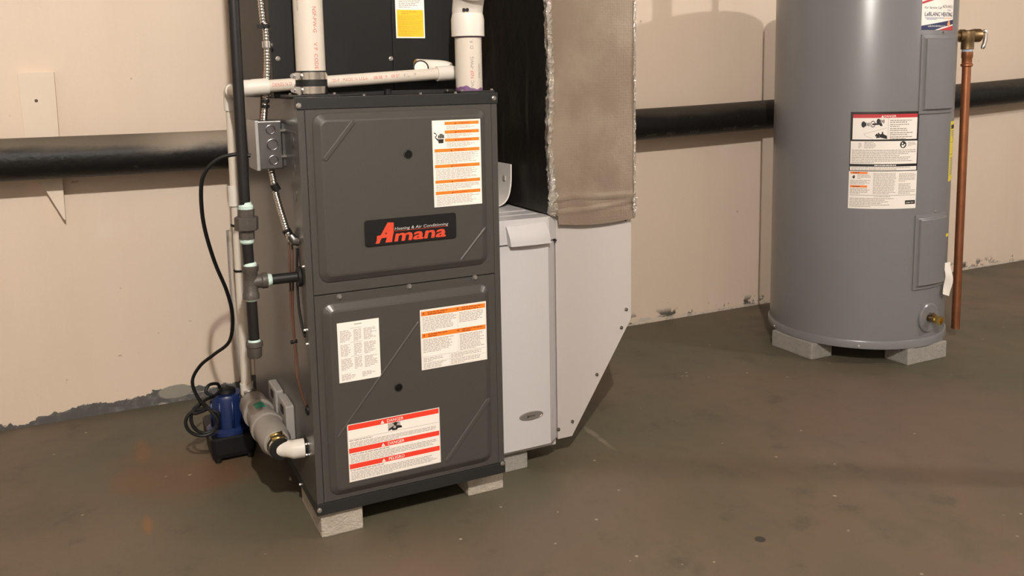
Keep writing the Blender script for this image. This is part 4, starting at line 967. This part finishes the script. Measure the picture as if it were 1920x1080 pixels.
# service sticker
A0, A1 = dg(-103), dg(-73); s = Sticker((A1-A0)*HR, .150, hcyl(A0, 1.093), ['paper', 'navy', 'crimson', 'black', 'blue', 'flame', 'white', 'ink'], True)
Ws = s.W
s.rect(0, .130, Ws, .150, 'crimson')
s.poly([(0, .080), (0, .087), (Ws*.48, .108), (Ws*.48, .100)], 'crimson')
s.text('For Service Call', Ws*.29, .066, .0070, 'black', fit=Ws*.46, shear=.3); s.text('623-0412', Ws*.75, .070, .0085, 'black', fit=Ws*.38)
s.text('LeBLANC HEATING', Ws*.51, .043, .0125, 'navy', fit=Ws*.88); s.text('LeBLANC HEATING', Ws*.512, .0435, .0125, 'navy', fit=Ws*.88)
s.fine(Ws*.74, .060, Ws*.95, .065, 1, 'blue', .1); s.rect(Ws*.08, .0365, Ws*.62, .0385, 'blue'); s.rect(Ws*.62, .0365, Ws*.95, .0385, 'flame'); s.fine(Ws*.12, .031, Ws*.62, .036, 1, 'blue', .1)
s.poly([(0, .0), (0, .013), (Ws*.5, .024), (Ws, .034), (Ws, .020), (Ws*.55, .008), (Ws*.35, 0)], 'navy'); s.poly([(Ws*.45, 0), (Ws, .016), (Ws, 0)], 'crimson', 2)
s.poly([(Ws*.74, .018), (Ws*.80, .032), (Ws*.84, .030), (Ws*.86, .016), (Ws*.80, .011)], 'flame', 3)
s.text('LeBLANCHEATING.COM', Ws*.42, .0095, .0052, 'white', fit=Ws*.52, l=3)
s.done('service_sticker', wh, 'white service sticker with navy and red lettering')
# yellow energy label
A0, A1 = dg(-67), dg(-40); s = Sticker((A1-A0)*HR, .200, hcyl(A0, .598), ['energy', 'black', 'ink'], True); Ws = s.W
s.rect(Ws*.04, .175, Ws*.5, .188, 'black'); s.fine(Ws*.05, .15, Ws*.9, .17, 3, 'ink', .2); s.rect(Ws*.03, .130, Ws*.95, .131, 'black'); s.rect(Ws*.03, .09, Ws*.95, .091, 'black'); s.fine(Ws*.05, .02, Ws*.9, .08, 8, 'ink', .2)
s.text('$', Ws*.3, .138, .012, 'black')
s.done('energy_label', wh, 'yellow energy label on the side')
s = Sticker(.018, .010, hcyl(dg(-74), .418, HR+.0132), ['energy'], True); s.done('yellow_tab', wh, 'small yellow tape tab')
# paper tag hanging from the lower panel
qa = Vector((hx+(HR+.015)*math.cos(dg(-69)), hy+(HR+.015)*math.sin(dg(-69)), 0))
def tagf(u, v): return (qa.x-.018+.036*u+.006*math.sin(v*5)-.006*(1-v), qa.y-.004+.004*math.sin(v*7+u), .222+.105*v-.012*u*(1-v))
b = MB(); b.grid(tagf, 4, 10); b.grid(lambda u, v: tuple(Vector(tagf(u, v))+Vector((.0006, .0012, 0))), 4, 10); b.build('paper_tag', P['paper'], wh, fix=False)['label'] = 'curled white paper tag'
# relief valve on the side of the tank
VP = Vector((2.375, .30, 1.083)); vd = (VP-Vector((hx, hy, 1.083))).normalized()
rv = MB(); rv.lathe([(.016, -.085), (.016, -.030), (.022, -.028), (.022, -.012), (.018, -.010)], VP, vd, 16)
rv.lathe([(.017, -.048), (.021, -.046), (.021, -.020), (.024, -.012), (.024, .014), (.020, .018), (.001, .019)], VP, (0, 0, 1), 16)
rvd = Vector((.95, -.3, 0)).normalized(); rv.lathe([(.018, 0), (.021, .012), (.023, .022), (.023, .042), (.016, .046), (.006, .050)], VP, rvd, 16)
rvo = rv.build('relief_valve', brass, wh)
lq = VP+rvd*.052
b = MB(); b.tube(smooth([lq+Vector((.004, 0, .014)), lq+Vector((.014, -.004, .010)), lq+Vector((.012, -.004, -.020)), lq+Vector((.004, -.002, -.046))], 4), [.005]+[.0075]*11+[.005], 10); b.build('valve_lever', zinc, rvo)
MB().lathe([(.0165, -.056), (.0175, -.055), (.0175, -.047), (.0165, -.046)], VP, (0, 0, 1), 16).build('thread_tape', mat('blue_tape', (.35, .42, .50), .5), rvo)
cpz = thing('discharge_pipe', (VP.x, VP.y, .04), 'vertical copper discharge pipe hanging from the relief valve of the water heater', 'pipe')
PB = Vector((2.386, .30, .041))
dn_ = (PB-VP).normalized()
MB().tube([VP+dn_*.075, PB], .0145, 24).build('pipe', copper, cpz)
MB().lathe([(.016, .054), (.0185, .056), (.0185, .074), (.0165, .078), (.0165, .094), (.0195, .097), (.0195, .104), (.0150, .107)], VP, dn_, 20).build('adapter', copper, cpz)
# plumbing out of the top, above the frame: its shadow falls on the wall
wp = thing('water_supply_pipe', (1.99, .475, HT), 'insulated water pipe rising from the top of the water heater', 'pipe', 'water pipes above the heater')
MB().tube([(1.99, .475, HT+.006), (1.99, .475, ZC)], .030, 18).build('pipe_insulation', rubber, wp)
wp = thing('water_supply_pipe', (2.195, .475, HT), 'bare copper water pipe rising from the top of the water heater', 'pipe', 'water pipes above the heater')
MB().tube([(2.195, .475, HT+.003), (2.195, .475, ZC)], .0115, 14).build('pipe', copper, wp)

# ---------------------------------------------------------------- drain pipe along the wall and its board
def sewer_mat():
    n = NT('abs_pipe'); sp = n.t.nodes.new('ShaderNodeSeparateXYZ'); n.t.links.new(n.nor, sp.inputs[0]); nzv = sp.outputs[2]
    nz = n.noise(7, 6, .65, stretch=(.4, 1, 1)); nf = n.noise(60, 5)
    dust = n.math('MULTIPLY', n.step(n.math('ADD', nzv, n.math('MULTIPLY', n.math('SUBTRACT', nz, .5), 1.1)), .25, .7), n.math('ADD', .16, n.math('MULTIPLY', n.math('SUBTRACT', 1, n.step(n.x, .2, 1.3)), .5)))
    c = n.mix(dust, (.007, .0065, .006), (.20, .165, .125))
    # white overspray on the furnace side of the board
    ov = n.math('MULTIPLY', n.math('MULTIPLY', n.step(n.x, -.30, -.10), n.math('SUBTRACT', 1, n.step(n.x, .10, .3))), n.step(n.math('ADD', nzv, n.math('MULTIPLY', n.math('SUBTRACT', nz, .5), 1.6)), -.05, .6))
    c = n.mix(n.math('MULTIPLY', ov, .75), c, (.34, .28, .22))
    c = n.mix(n.math('MULTIPLY', n.step(nf, .68, .74), .5), c, (.12, .09, .06))
    n.b.inputs['Specular IOR Level'].default_value = .3
    return n.out(c, n.math('ADD', .5, n.math('MULTIPLY', dust, .5)), nf, .3, .006)
sewm = sewer_mat()
SP = [(X0, .780), (-1.2, .776), (-.6, .774), (0, .773), (.7, .779), (1.42, .788), (2.07, .805), (2.9, .836), (3.65, .866), (X1, .945)]
PYC = .926
pth = smooth([(x, PYC, z+.0015) for x, z in SP], 6)
sew = thing('drain_pipe', (1.5, PYC, .72), 'thick black plastic drain pipe running along the white wall', 'pipe')
MB().tube(pth, .0572, 36).build('pipe', sewm, sew)
def zpipe(x):
    for a, c in zip(pth, pth[1:]):
        if a.x <= x <= c.x: return a.z+(c.z-a.z)*(x-a.x)/(c.x-a.x)
S = Sticker.__new__(Sticker); MB.__init__(S); S.th = .0003; S.wrap = False; P['faint'] = mat('faint_print', (.09, .085, .08), .5); S.names = ['faint']
def sfn(u, v, w_):
    x = 1.99-u; a = -.62+v/.0572*-1.0; r_ = .0572+w_
    return (x, PYC-r_*math.cos(a), zpipe(x)+r_*math.sin(a))
S.fn = sfn
for st, u in (('ABS', .02), ('@ U.S.A.', .13), ('DWV', .31), ('CELL', .42), ('ASTM', .50)):
    S.v, S.f, S.m, S.s = [], [], [], []; S.text(st, u, 0, .012, 'faint', 'l', 0); S.done('pipe_print', sew)
bl = [atY(32, 137, WY-.032), atY(101, 133, WY-.032), atY(124, 413, WY-.032)]
xl_, xr_, zt_ = bl[0].x, bl[1].x, (bl[0].z+bl[1].z)/2
dz_ = atY(80, 350, WY-.032)
bd_ = MB().prism([(xr_, zt_), (xl_, zt_-.003), (xl_+.004, .765), (bl[2].x-.006, bl[2].z+.004), (xr_-.003, bl[2].z)], XZ, WY-.032, WY+.001).build('wall_board', wood, bevel=.001)
tag(bd_, 'cream painted board with pointed lower end fixed to the wall behind the drain pipe', 'board')
q = atY(68, 189, WY-.032); MB().lathe([(.0045, -.002), (.0045, .0008), (.001, .001)], q, (0, -1, 0), 12).build('nail_hole', mat('rust_dark', (.10, .06, .04), .7), bd_)

# steel post carrying the floor above, just right of the frame; the bulb behind it throws its shadow across the floor
post = thing('support_post', (2.48, -1.12, 0), 'slim round steel post between floor and ceiling in front of the water heater', 'post')
pm = mat('post_paint', (.20, .05, .035), .5)
MB().tube([(2.48, -1.12, .006), (2.48, -1.12, ZC-.006)], .025, 20).build('shaft', pm, post)
MB().box((2.41, -1.19, 0), (2.55, -1.05, .006)).build('base_plate', pm, post); MB().box((2.41, -1.19, ZC-.006), (2.55, -1.05, ZC)).build('top_plate', pm, post)
